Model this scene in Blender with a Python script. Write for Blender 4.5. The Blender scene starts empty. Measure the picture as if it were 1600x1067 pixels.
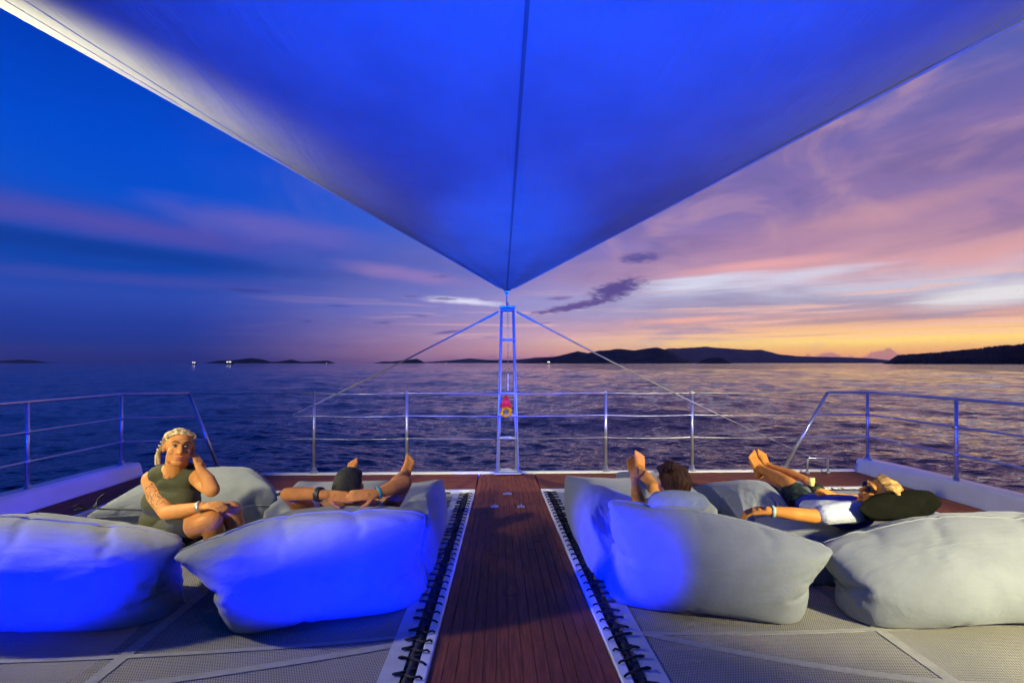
import bpy, bmesh, math, random
import numpy as np
from mathutils import Vector, Matrix, Euler, noise

R = math.radians
sc = bpy.context.scene
COL = sc.collection

# ------------------------------------------------------------------ camera
F, EYE, YAW, CX = 756.0, 1.35, 1.7, -0.11
cam_d = bpy.data.cameras.new('camera')
cam = bpy.data.objects.new('camera', cam_d); COL.objects.link(cam)
cam_d.sensor_width = 36; cam_d.lens = 36 * F / 1600
cam_d.shift_y = 33.5 / 1600
cam_d.clip_start = .05; cam_d.clip_end = 80000
cam.location = (CX, 0, EYE); cam.rotation_euler = (R(90), 0, R(-YAW))
sc.camera = cam
sc.render.engine = 'CYCLES'
sc.cycles.use_denoising = True
sc.cycles.max_bounces = 5; sc.cycles.diffuse_bounces = 2; sc.cycles.glossy_bounces = 3; sc.cycles.transparent_max_bounces = 6
sc.cycles.use_adaptive_sampling = True; sc.cycles.adaptive_threshold = .025; sc.cycles.adaptive_min_samples = 16
sc.cycles.caustics_reflective = False; sc.cycles.caustics_refractive = False
sc.cycles.sample_clamp_indirect = 4
sc.view_settings.view_transform = 'Standard'; sc.view_settings.look = 'None'
sc.view_settings.exposure = 0; sc.view_settings.gamma = 1

def lin(c):
    return tuple(((v / 255) / 12.92 if v / 255 <= .04045 else ((v / 255 + .055) / 1.055) ** 2.4) for v in c) + (1,)

def W(px, py, d):
    """a point seen in direction (px, py), d metres ahead of the camera"""
    x = (px - 800) / F * d; z = EYE - (py - 567) / F * d
    a = R(YAW)
    return Vector((CX + x * math.cos(a) + d * math.sin(a), -x * math.sin(a) + d * math.cos(a), z))

def AE(px, py):
    return math.degrees(math.atan((px - 800) / F)) + YAW, math.degrees(math.atan((567 - py) / math.hypot(F, px - 800)))

# ------------------------------------------------------------------ node helper
class NT:
    def __init__(s, tree):
        s.t = tree; s.n = tree.nodes; s.l = tree.links
    def new(s, typ, **kw):
        n = s.n.new(typ)
        for k, v in kw.items(): setattr(n, k, v)
        return n
    def put(s, inp, v):
        if v is None: return
        if hasattr(v, 'is_linked'): s.l.new(v, inp)
        else: inp.default_value = v
    def m(s, op, a, b=None, c=None, clamp=False):
        n = s.new('ShaderNodeMath', operation=op); n.use_clamp = clamp
        s.put(n.inputs[0], a); s.put(n.inputs[1], b)
        if c is not None: s.put(n.inputs[2], c)
        return n.outputs[0]
    def smooth(s, v, lo, hi, a=0., b=1.):
        n = s.new('ShaderNodeMapRange', interpolation_type='SMOOTHSTEP')
        for i, x in enumerate((v, lo, hi, a, b)): s.put(n.inputs[i], x)
        return n.outputs[0]
    def mix(s, f, a, b, blend='MIX'):
        n = s.new('ShaderNodeMix', data_type='RGBA', blend_type=blend)
        s.put(n.inputs[0], f); s.put(n.inputs[6], a); s.put(n.inputs[7], b)
        return n.outputs[2]
    def ramp(s, f, stops):
        n = s.new('ShaderNodeValToRGB'); r = n.color_ramp
        while len(r.elements) > 1: r.elements.remove(r.elements[-1])
        r.elements[0].position = stops[0][0]; r.elements[0].color = stops[0][1]
        for p, c in stops[1:]:
            e = r.elements.new(p); e.color = c
        s.put(n.inputs[0], f); return n.outputs[0]
    def comb(s, x, y, z):
        n = s.new('ShaderNodeCombineXYZ')
        for i, v in enumerate((x, y, z)): s.put(n.inputs[i], v)
        return n.outputs[0]
    def noise(s, vec, scale, detail=4, rough=.5, dist=0.):
        n = s.new('ShaderNodeTexNoise')
        s.put(n.inputs['Vector'], vec); n.inputs['Scale'].default_value = scale; n.inputs['Detail'].default_value = detail
        n.inputs['Roughness'].default_value = rough; n.inputs['Distortion'].default_value = dist
        return n.outputs[0]

# ------------------------------------------------------------------ world: dusk sky after sunset
world = bpy.data.worlds.new('World'); sc.world = world; world.use_nodes = True
T = NT(world.node_tree)
bgn = T.n['Background']
geo = T.new('ShaderNodeTexCoord')
sep = T.new('ShaderNodeSeparateXYZ'); T.l.new(geo.outputs['Generated'], sep.inputs[0])
dx, dy, dz = sep.outputs
D2R = 180 / math.pi
az = T.m('MULTIPLY', T.m('ARCTAN2', dx, dy), D2R)
el = T.m('MULTIPLY', T.m('ARCSINE', dz), D2R)
SUN_AZ = 50
hl = T.m('SQRT', T.m('ADD', T.m('MULTIPLY', dx, dx), T.m('ADD', T.m('MULTIPLY', dy, dy), 1e-6)))
cd = T.m('DIVIDE', T.m('ADD', T.m('MULTIPLY', dx, math.sin(R(SUN_AZ))), T.m('MULTIPLY', dy, math.cos(R(SUN_AZ)))), hl)
dth = T.m('MULTIPLY', T.m('ARCCOSINE', T.m('MULTIPLY', cd, .99999)), D2R)
cvec = T.comb(T.m('MULTIPLY', az, .035), T.m('MULTIPLY', el, .16), 0.)
n1 = T.noise(cvec, 1.3, 5, .55, .6)
n2 = T.noise(T.comb(T.m('MULTIPLY', az, .085), T.m('MULTIPLY', T.m('ADD', el, T.m('MULTIPLY', az, -.02)), .24), 3.), 1.0, 7, .6, .5)
n4 = T.noise(T.comb(T.m('MULTIPLY', az, .9), T.m('MULTIPLY', el, 2.6), 5.), 1.0, 6, .65, .5)
n3 = T.noise(T.comb(T.m('MULTIPLY', az, .35), T.m('MULTIPLY', el, 1.1), 7.), 1.0, 6, .6, .3)
# clouds drag the elevation bands about a little
elw = T.m('ADD', el, T.m('MULTIPLY', T.m('SUBTRACT', n1, .5), T.smooth(el, 0., 12., .4, 5.)))
t = T.m('DIVIDE', T.m('MAXIMUM', elw, 0.), 50., clamp=True)
def stops(L): return [(e / 50, lin(c)) for e, c in L]
rl = T.ramp(t, stops([(0, (5, 30, 98)), (1.5, (14, 42, 118)), (4, (30, 56, 146)), (6.4, (40, 70, 166)), (9, (12, 66, 165)),
                      (12.3, (34, 74, 178)), (16, (6, 78, 200)), (20, (0, 72, 202)), (26, (0, 58, 180)), (36, (0, 40, 135)), (50, (0, 30, 110))]))
rc = T.ramp(t, stops([(0, (150, 104, 132)), (1.5, (192, 140, 148)), (3.5, (184, 150, 178)), (6, (150, 142, 198)), (8, (138, 134, 198)),
                      (11, (112, 116, 194)), (15, (86, 106, 202)), (20, (48, 92, 206)), (30, (18, 72, 194)), (50, (2, 50, 152))]))
rr = T.ramp(t, stops([(0, (215, 135, 100)), (1.2, (246, 180, 95)), (2.1, (255, 214, 112)), (3, (250, 195, 128)), (4.2, (214, 164, 150)),
                      (5.5, (172, 160, 178)), (7.2, (194, 192, 212)), (9.3, (220, 166, 170)), (12, (176, 134, 164)), (16, (138, 114, 166)),
                      (20, (120, 104, 168)), (25, (86, 94, 174)), (32, (58, 82, 174)), (50, (18, 58, 150))]))
col = T.mix(T.smooth(dth, 14., 56.), rr, rc)
col = T.mix(T.smooth(dth, 40., 84.), col, rl)
# soft streaks and mottling over the sunset side
warm = T.smooth(dth, 85., 20.)
hi = T.smooth(el, 2., 9.)
f = T.m('MULTIPLY', T.m('MULTIPLY', T.smooth(n2, .45, .75), warm), T.m('MULTIPLY', hi, .36))
col = T.mix(f, col, lin((198, 154, 170)))
f = T.m('MULTIPLY', T.m('MULTIPLY', T.smooth(n1, .56, .32), warm), T.m('MULTIPLY', hi, .5))
col = T.mix(f, col, lin((104, 92, 150)))
f = T.m('MULTIPLY', T.m('MULTIPLY', T.smooth(n2, .46, .34), warm), T.smooth(el, 14., 4., 0., .45))
col = T.mix(f, col, lin((150, 138, 172)))

AEV = T.comb(az, el, 0.)
# thin level bars low over the horizon
n5 = T.noise(T.comb(T.m('MULTIPLY', az, .055), T.m('MULTIPLY', el, 1.25), 9.), 1.0, 6, .62, .5)
lowb = T.m('MULTIPLY', T.m('MULTIPLY', T.smooth(el, 1.8, 3.2), T.smooth(el, 10., 6.)), warm)
col = T.mix(T.m('MULTIPLY', T.smooth(n5, .52, .66), T.m('MULTIPLY', lowb, .75)), col, lin((236, 186, 168)))
col = T.mix(T.m('MULTIPLY', T.smooth(n5, .48, .36), T.m('MULTIPLY', lowb, .6)), col, lin((150, 134, 164)))
n6 = T.noise(T.comb(T.m('MULTIPLY', az, .09), T.m('MULTIPLY', el, .16), 4.), 1.0, 5, .55, .6)
upb = T.m('MULTIPLY', T.smooth(el, 9., 14.), warm)
col = T.mix(T.m('MULTIPLY', T.smooth(n6, .48, .68), T.m('MULTIPLY', upb, .5)), col, lin((196, 152, 168)))
col = T.mix(T.m('MULTIPLY', T.smooth(n6, .46, .34), T.m('MULTIPLY', upb, .5)), col, lin((104, 98, 160)))
def patch(px, py, w, h, tilt, c, st, amt=.5, soft=.6, nz=None):
    """a cloud centred at azimuth/elevation; w, h in degrees"""
    global col
    a0, e0 = AE(px, py)
    mp = T.new('ShaderNodeMapping', vector_type='TEXTURE'); T.l.new(AEV, mp.inputs[0])
    mp.inputs['Location'].default_value = (a0, e0, 0); mp.inputs['Rotation'].default_value = (0, 0, math.atan(tilt)); mp.inputs['Scale'].default_value = (w, h, 1)
    ln = T.new('ShaderNodeVectorMath', operation='LENGTH'); T.l.new(mp.outputs[0], ln.inputs[0])
    q = T.m('MULTIPLY_ADD', nz or n3, amt * 2, T.m('ADD', ln.outputs['Value'], -amt))
    f = T.smooth(q, 1., 1 - soft, 0., st)
    col = T.mix(f, col, lin(c))
# pink bands on the dark side
patch(150, 345, 24, 2.0, -.03, (86, 78, 168), .75, .5, .9, n2)
patch(420, 355, 14, 2.2, -.05, (112, 100, 182), .6, .5, .9, n2)
patch(130, 385, 26, 1.3, -.03, (10, 58, 150), .8, .4, .9, n2)
patch(250, 440, 20, 1.0, .02, (70, 76, 165), .5, .5, .9, n2)
patch(640, 430, 10, 1.2, -.1, (168, 130, 186), .5, .6, .9, n2)
# pale gaps
patch(725, 471, 6.5, .55, -.06, (215, 215, 238), 1., .7, .95)
patch(1080, 447, 10, 1.3, .05, (214, 216, 236), .95, .9, .95, n5)
patch(1240, 434, 10, 1.1, .08, (210, 210, 230), .8, .9, .95, n5)
patch(1570, 458, 8, 1.3, .06, (226, 222, 222), .9, .9, .95, n5)
# pink/peach bars
patch(1180, 415, 12, .8, .03, (240, 172, 170), .7, .6, .95, n2)
patch(1380, 335, 12, 1.6, .12, (206, 154, 160), .5, .9, .98, n2)
patch(1550, 385, 8, 1.3, .3, (220, 162, 158), .5, .9, .98, n2)
patch(1080, 500, 10, .5, .03, (246, 178, 150), .7, .5, .95)
patch(1330, 500, 12, .4, .02, (150, 132, 150), .55, .5, .95)
# dark small clouds
DK = (86, 72, 132)
patch(905, 477, 7.0, .62, .18, (98, 80, 140), 1., .8, .7, n4)
patch(962, 452, 4.2, 1.25, .26, (88, 74, 138), 1., .8, .7, n4)
patch(875, 466, 2.0, .28, .05, (118, 96, 156), .8, .8, .8, n4)
patch(1000, 403, 3.0, .8, .02, (92, 82, 150), .95, .8, .8, n4)
for (x, y, w, h, tl, s) in ((700, 519, 2.6, .26, .14, .8), (660, 494, 2.2, .20, -.03, .7), (600, 504, 1.6, .28, .06, .7), (690, 467, 2.2, .26, -.02, .75),
                            (640, 463, 1.3, .16, 0, .7), (690, 432, 1.8, .3, .1, .45), (388, 454, 2.3, .26, 0, .75), (485, 502, 1.4, .16, 0, .6),
                            (530, 478, 1.8, .16, 0, .6), (765, 527, 1.4, .14, 0, .6), (520, 540, 1.1, .14, 0, .5), (850, 505, 1.2, .14, .1, .5)):
    patch(x, y, w, h, tl, (92, 82, 146) if x > 550 else (52, 58, 136), s, .95, .9, n4)
# bank of small cumulus just above the horizon under the afterglow
hb = T.noise(T.comb(T.m('MULTIPLY', az, .42), 0., 11.), 1., 6, .62)
top = T.m('MULTIPLY', T.m('SUBTRACT', hb, .28), T.smooth(az, 22., 42., 3.0, 4.2))
f = T.m('MULTIPLY', T.smooth(T.m('SUBTRACT', top, el), -.05, .18), T.m('MULTIPLY', T.smooth(az, -14., 0.), .75))
col = T.mix(f, col, T.mix(warm, lin((96, 76, 128)), lin((168, 112, 122))))
col = T.mix(1., col, T.ramp(T.m('DIVIDE', T.m('MAXIMUM', el, 0.), 10., clamp=True), [(0, (1.55,) * 3 + (1,)), (.2, (1.46,) * 3 + (1,)), (.4, (1.2,) * 3 + (1,)), (1, (1.02,) * 3 + (1,))]), 'MULTIPLY')   # the haze takes this much away again
T.l.new(col, bgn.inputs[0]); bgn.inputs[1].default_value = 1.08
world.cycles.sampling_method = 'MANUAL'; world.cycles.sample_map_resolution = 256

# faint afterglow where the sun has gone down
sun_d = bpy.data.lights.new('sun', 'SUN'); sun_d.energy = .015; sun_d.angle = R(30); sun_d.color = (1, .62, .35)
sun = bpy.data.objects.new('sun', sun_d); COL.objects.link(sun)
sun.rotation_euler = Vector((-math.sin(R(SUN_AZ)) * math.cos(R(3)), -math.cos(R(SUN_AZ)) * math.cos(R(3)), -math.sin(R(3)))).to_track_quat('-Z', 'Y').to_euler()

# ------------------------------------------------------------------ the yacht's lamps behind and beside the camera, plus added fill spots
WHITE = (1.0, .93, .58); BLUE = (.0, .010, 1.0)
def spot(name, loc, aim, watts, colr, cone=90, blend=.6, size=.08):
    d = bpy.data.lights.new(name, 'SPOT'); d.energy = watts; d.color = colr; d.spot_size = R(cone); d.spot_blend = blend; d.shadow_soft_size = size
    o = bpy.data.objects.new(name, d); COL.objects.link(o); o.location = loc
    o.rotation_euler = (Vector(aim) - Vector(loc)).to_track_quat('-Z', 'Y').to_euler()
    return o
spot('white_lamp_port', (-2.9, -.3, 2.2), (-2.05, 3.3, .93), 820, WHITE, 25, .5, .12)
spot('white_inner_fill_port', (-2.9, -.3, 2.2), (-1.0, 3.12, .62), 620, WHITE, 15, .6, .12)  # second spot at the same place, added to light the reclining person's arms
spot('white_side_lamp_port', (-4.9, 3.5, 2.1), (-1.6, 3.7, .4), 560, WHITE, 70, .7, .12)
spot('white_lamp_starboard', (4.5, -.7, 2.2), (2.75, 3.2, .25), 2600, WHITE, 50, .8, .12)
spot('white_awning_lamp_port', (-3.3, 1.9, 2.28), (-2.42, 2.68, 3.05), 470, WHITE, 66, .95)
spot('white_awning_lamp_starboard', (3.9, 1.5, 2.3), (2.6, 2.7, 3.0), 60, WHITE, 66, .9)
spot('blue_lamp_middle', (-.35, 1.15, .36), (-.82, 2.55, .24), 900, BLUE, 20, .4, .05).scale = (2.9, 1, 1)
spot('blue_lamp_starboard', (-.50, 1.3, .36), (.60, 2.85, .24), 1150, BLUE, 22, .6, .05).scale = (1.35, 1, 1)
spot('blue_lamp_port', (-2.7, 1.0, .36), (-2.75, 2.45, .20), 800, BLUE, 20, .4, .05).scale = (3.2, 1, 1)
spot('blue_awning_lamp', (.1, -3.0, .9), (.3, 2.6, 3.2), 8800, (0, .05, 1), 46, 1.0, .1).scale = (1.4, 1, 1)
spot('blue_tip_fill', (0, -1.5, 1.3), (0, 5.5, 2.2), 7600, (0, .08, 1), 18, 1.0, .1).scale = (1.3, 1, 1)  # extra spot added to lift the blue at the awning tip
spot('blue_mast_lamp', (.05, .3, 1.0), (.01, 5.9, 1.05), 4000, (.0, .03, 1), 22, .8, .05).scale = (.12, 1, 1)
spot('blue_rail_fill', (.0, .2, 1.15), (0, 5.9, .80), 5000, (.0, .012, 1), 52, .7, .05).scale = (1, .12, 1)  # added flat beam that turns the front posts blue, no lamp of the yacht
spot('blue_side_rail_fill_port', (-3.2, .0, 1.2), (-4.4, 5.2, .66), 1600, (.0, .02, 1), 22, .7, .05).scale = (1, .6, 1)  # added spot to colour the left side posts blue
spot('blue_side_rail_fill_starboard', (3.3, .0, 1.2), (4.45, 5.2, .66), 1600, (.0, .02, 1), 22, .7, .05).scale = (1, .6, 1)  # the same added spot for the right side posts

# ------------------------------------------------------------------ materials
MATS = {}
def mat(name, c, rough=.6, metal=0., var=0., vscale=6., bump=0., bscale=40., stretch=(1, 1, 1), sheen=0., detail=4, spec=None, objrand=0., c2=None):
    if name in MATS: return MATS[name]
    M = bpy.data.materials.new(name); M.use_nodes = True; t = NT(M.node_tree)
    b = t.n['Principled BSDF']; b.inputs['Roughness'].default_value = rough; b.inputs['Metallic'].default_value = metal
    if spec is not None: b.inputs['Specular IOR Level'].default_value = spec
    if sheen: b.inputs['Sheen Weight'].default_value = sheen
    base = tuple(c) + (1,)
    g = t.new('ShaderNodeNewGeometry')
    mp = t.new('ShaderNodeMapping'); t.l.new(g.outputs['Position'], mp.inputs[0]); mp.inputs['Scale'].default_value = stretch
    v = mp.outputs[0]
    if objrand:
        oi = t.new('ShaderNodeObjectInfo')
        va = t.new('ShaderNodeVectorMath', operation='ADD'); t.l.new(v, va.inputs[0])
        t.l.new(t.comb(t.m('MULTIPLY', oi.outputs['Random'], 37.), t.m('MULTIPLY', oi.outputs['Random'], 91.), 0.), va.inputs[1]); v = va.outputs[0]
    colr = base
    if var:
        n = t.noise(v, vscale, detail, .6)
        lo = tuple(x * (1 - var) for x in c) + (1,); hi_ = tuple(min(1, x * (1 + var)) for x in (c2 or c)) + (1,)
        colr = t.mix(t.smooth(n, .3, .7), lo, hi_)
    if objrand:
        colr = t.mix(1., colr, t.ramp(oi.outputs['Random'], [(0, (1 - objrand,) * 3 + (1,)), (1, (1 + objrand * .5,) * 3 + (1,))]), 'MULTIPLY')
    t.put(b.inputs['Base Color'], colr)
    if bump:
        bn = t.new('ShaderNodeBump'); bn.inputs['Strength'].default_value = 1; bn.inputs['Distance'].default_value = bump
        t.l.new(t.noise(v, bscale, 5, .6), bn.inputs['Height']); t.l.new(bn.outputs[0], b.inputs['Normal'])
    MATS[name] = M; return M

TEAK = mat('teak', (.22, .060, .024), .62, spec=.25, var=.35, vscale=7, stretch=(9, .7, 9), bump=.0008, bscale=18, objrand=.16)
TEAKX = mat('teak_cross', (.21, .058, .025), .62, spec=.25, var=.35, vscale=7, stretch=(.7, 9, 9), bump=.0008, bscale=18, objrand=.16)
CAULK = mat('caulk', (.03, .018, .015), .6)
GEL = mat('white_gelcoat', (.74, .75, .78), .28, var=.06, vscale=3)
VINYL = mat('white_vinyl', (.42, .43, .45), .55, var=.12, vscale=9, bump=.0015, bscale=60)
CORD = mat('black_cord', (.012, .012, .014), .75)
STEEL = mat('stainless_steel', (.55, .56, .60), .28, .75, var=.08, vscale=8)
ALLOY = mat('mast_alloy', (.36, .38, .42), .40, .3)
WIRE = mat('steel_wire', (.66, .64, .60), .38, .85)
ROPE = mat('pale_rope', (.34, .32, .28), .8, var=.2, vscale=60)
DARKM = mat('dark_fitting', (.10, .10, .10), .6, .2)
STRAP = mat('webbing', (.30, .29, .245), .8, var=.1, vscale=30)

def bag_mat():
    M = bpy.data.materials.new('bag_fabric'); M.use_nodes = True; t = NT(M.node_tree); b = t.n['Principled BSDF']
    tc = t.new('ShaderNodeTexCoord'); v = tc.outputs['Object']
    oi = t.new('ShaderNodeObjectInfo')
    va = t.new('ShaderNodeVectorMath', operation='ADD'); t.l.new(v, va.inputs[0]); t.l.new(t.comb(t.m('MULTIPLY', oi.outputs['Random'], 31.), 0., 0.), va.inputs[1]); v = va.outputs[0]
    n = t.noise(v, 5, 5, .6)
    base = t.mix(t.smooth(n, .3, .7), (.205, .222, .228, 1), (.248, .266, .27, 1))
    w = t.noise(v, 260, 2, .5)
    t.put(b.inputs['Base Color'], t.mix(t.m('MULTIPLY', w, .25), base, (.18, .18, .18, 1)))
    b.inputs['Roughness'].default_value = .85; b.inputs['Sheen Weight'].default_value = .15; b.inputs['Specular IOR Level'].default_value = .2
    mp = t.new('ShaderNodeMapping'); t.l.new(v, mp.inputs[0]); mp.inputs['Rotation'].default_value = (.3, .5, .5); mp.inputs['Scale'].default_value = (1, 5, 1.4)
    h = t.m('ADD', t.m('MULTIPLY', t.noise(mp.outputs[0], 4, 4, .55, 1.2), 1.), t.m('MULTIPLY', t.noise(v, 16, 3, .5, .8), .25))
    h = t.m('ADD', h, t.m('MULTIPLY', w, .03))
    bn = t.new('ShaderNodeBump'); bn.inputs['Strength'].default_value = .45; bn.inputs['Distance'].default_value = .014
    t.l.new(h, bn.inputs['Height']); t.l.new(bn.outputs[0], b.inputs['Normal'])
    return M
BAG = bag_mat()

# ------------------------------------------------------------------ object helpers
def finish(o, parent=None, label=None, cat=None, group=None, kind=None):
    if o.name not in COL.objects: COL.objects.link(o)
    if parent is not None: o.parent = parent
    if label: o['label'] = label
    if cat: o['category'] = cat
    if group: o['group'] = group
    if kind: o['kind'] = kind
    return o
def obj(name, me, m, parent=None, smooth=False, **kw):
    o = bpy.data.objects.new(name, me)
    if m is not None and not me.materials: me.materials.append(m)
    if smooth: me.shade_smooth()
    return finish(o, parent, **kw)
def empty(name, loc=(0, 0, 0), **kw):
    o = bpy.data.objects.new(name, None); o.location = loc; o.empty_display_size = .1
    return finish(o, None, **kw)
def mesh(name, vs, fs):
    me = bpy.data.meshes.new(name); me.from_pydata([tuple(v) for v in vs], [], fs); me.update(); return me
def bm_mesh(name, bm):
    me = bpy.data.meshes.new(name); bmesh.ops.recalc_face_normals(bm, faces=bm.faces); bm.to_mesh(me); bm.free(); return me
def add_hex(bm, c8):
    v = [bm.verts.new(c) for c in c8]
    for f in ((0, 3, 2, 1), (4, 5, 6, 7), (0, 1, 5, 4), (1, 2, 6, 5), (2, 3, 7, 6), (3, 0, 4, 7)): bm.faces.new([v[i] for i in f])
def box8(x0, x1, y0, y1, z0, z1):
    return [(x0, y0, z0), (x1, y0, z0), (x1, y1, z0), (x0, y1, z0), (x0, y0, z1), (x1, y0, z1), (x1, y1, z1), (x0, y1, z1)]
def box_me(name, *a):
    bm = bmesh.new(); add_hex(bm, box8(*a)); return bm_mesh(name, bm)
def add_tube(bm, pts, rad, seg=8, caps=True):
    pts = [Vector(p) for p in pts]; rings = []
    rads = rad if isinstance(rad, (list, tuple)) else [rad] * len(pts)
    prev = None
    for i, p in enumerate(pts):
        d = (pts[min(i + 1, len(pts) - 1)] - pts[max(i - 1, 0)]).normalized()
        if prev is None:
            a = d.orthogonal().normalized()
        else:
            a = (prev - d * prev.dot(d)).normalized()
        prev = a; b = d.cross(a)
        rings.append([bm.verts.new(p + (a * math.cos(2 * math.pi * k / seg) + b * math.sin(2 * math.pi * k / seg)) * rads[i]) for k in range(seg)])
    for r0, r1 in zip(rings, rings[1:]):
        for k in range(seg): bm.faces.new((r0[k], r0[(k + 1) % seg], r1[(k + 1) % seg], r1[k]))
    if caps:
        bm.faces.new(rings[0][::-1]); bm.faces.new(rings[-1])
def tube(name, pts, rad, m, parent=None, seg=8, **kw):
    bm = bmesh.new(); add_tube(bm, pts, rad, seg); me = bm_mesh(name, bm)
    return obj(name, me, m, parent, True, **kw)

# ================================================================== SETTING
# ------------------------------------------------------------------ sea
SEA = -1.6
def build_sea():
    rng = np.random.default_rng(4)
    hgt = EYE - SEA
    rr_ = [0.0, 2.5, 4.5]
    y = 400.0
    while y > 1.0:
        rr_.append(hgt * F / y); y -= (.45 if y < 60 else .75) if y < 215 else 6
    rr_ += [hgt * F / v for v in (.7, .45, .25)]
    rr_ = np.array(sorted(rr_)); rr_ = np.append(rr_, 13300.)
    aa = np.concatenate([np.linspace(-62, 62, 760), np.linspace(66, 294, 58)]) * math.pi / 180
    nr, na = len(rr_), len(aa)
    A, Rr = np.meshgrid(aa, rr_)
    X = Rr * np.sin(A); Y = Rr * np.cos(A); Z = np.zeros_like(X)
    da = 124 / 760 * math.pi / 180
    drr = np.gradient(rr_)[:, None] * np.ones_like(A)
    for i in range(92):
        lam = .35 * (6 / .35) ** (rng.random() ** 1.3) if i < 60 else 6 * (42 / 6) ** rng.random()
        th = R(200 + rng.normal() * 38); k = 2 * math.pi / lam
        amp = .0040 * lam ** .7 if i < 60 else .0017 * lam
        ph = rng.random() * 6.283
        damp = np.clip((lam / (np.maximum(drr, Rr * da) * 2.2)) - .3, 0, 1)
        arg = k * (X * math.sin(th) + Y * math.cos(th)) + ph
        Z += amp * damp * (np.sin(arg) + .25 * np.sin(2 * arg + .6))
    back = (np.abs((A + math.pi) % (2 * math.pi) - math.pi) > R(63)); Z[back] = 0
    Z[0] = 0
    vs = np.stack([X, Y, Z + SEA], -1).reshape(-1, 3)
    i = np.arange(nr - 1)[:, None] * na + np.arange(na)[None]
    j = np.arange(nr - 1)[:, None] * na + (np.arange(na)[None] + 1) % na
    fs = np.stack([i, i + na, j + na, j], -1).reshape(-1, 4)
    me = bpy.data.meshes.new('sea')
    me.vertices.add(len(vs)); me.vertices.foreach_set('co', vs.ravel())
    me.loops.add(fs.size); me.loops.foreach_set('vertex_index', fs.ravel().astype(np.int32))
    me.polygons.add(len(fs)); me.polygons.foreach_set('loop_start', np.arange(0, fs.size, 4, dtype=np.int32))
    me.update(calc_edges=True); me.validate()
    M = bpy.data.materials.new('sea_water'); M.use_nodes = True; t = NT(M.node_tree); b = t.n['Principled BSDF']
    b.inputs['Base Color'].default_value = (.003, .016, .05, 1); b.inputs['Roughness'].default_value = .06; b.inputs['IOR'].default_value = 1.33
    g = t.new('ShaderNodeNewGeometry'); p = g.outputs['Position']
    mp = t.new('ShaderNodeMapping'); t.l.new(p, mp.inputs[0]); mp.inputs['Scale'].default_value = (1, 1.7, 1); mp.inputs['Rotation'].default_value = (0, 0, R(-18))
    h = t.m('ADD', t.m('MULTIPLY', t.noise(mp.outputs[0], 1.1, 3, .6, .3), .22), t.m('MULTIPLY', t.noise(mp.outputs[0], 4.2, 3, .55, .2), .06))
    h = t.m('ADD', h, t.m('MULTIPLY', t.noise(mp.outputs[0], .16, 2, .5), .35))
    bn = t.new('ShaderNodeBump'); bn.inputs['Strength'].default_value = 1; bn.inputs['Distance'].default_value = .55
    t.l.new(h, bn.inputs['Height'])
    # chop that stays visible towards the horizon: slopes taken straight from vector noise
    def slopes(sc2, amp, det, str_=(1, 1.7, 1)):
        m2 = t.new('ShaderNodeMapping'); t.l.new(p, m2.inputs[0]); m2.inputs['Scale'].default_value = str_; m2.inputs['Rotation'].default_value = (0, 0, R(-18))
        n = t.new('ShaderNodeTexNoise'); t.l.new(m2.outputs[0], n.inputs['Vector']); n.inputs['Scale'].default_value = sc2; n.inputs['Detail'].default_value = det; n.inputs['Roughness'].default_value = .6
        v1 = t.new('ShaderNodeVectorMath', operation='SUBTRACT'); t.l.new(n.outputs['Color'], v1.inputs[0]); v1.inputs[1].default_value = (.5, .5, .5)
        v2 = t.new('ShaderNodeVectorMath', operation='MULTIPLY'); t.l.new(v1.outputs[0], v2.inputs[0]); v2.inputs[1].default_value = (amp * .6, amp, 0)
        return v2.outputs[0]
    def vadd(a_, b_):
        v = t.new('ShaderNodeVectorMath', operation='ADD'); t.l.new(a_, v.inputs[0]); t.l.new(b_, v.inputs[1]); return v.outputs[0]
    vn = vadd(vadd(bn.outputs[0], slopes(.7, .62, 5)), vadd(slopes(.05, .22, 3), slopes(.4, .34, 3, (1, .22, 1))))
    nn = t.new('ShaderNodeVectorMath', operation='NORMALIZE'); t.l.new(vn, nn.inputs[0]); t.l.new(nn.outputs[0], b.inputs['Normal'])
    obj('sea', me, M, None, True, kind='structure', label='dark rippled evening sea reflecting the dusk sky')
build_sea()

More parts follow.
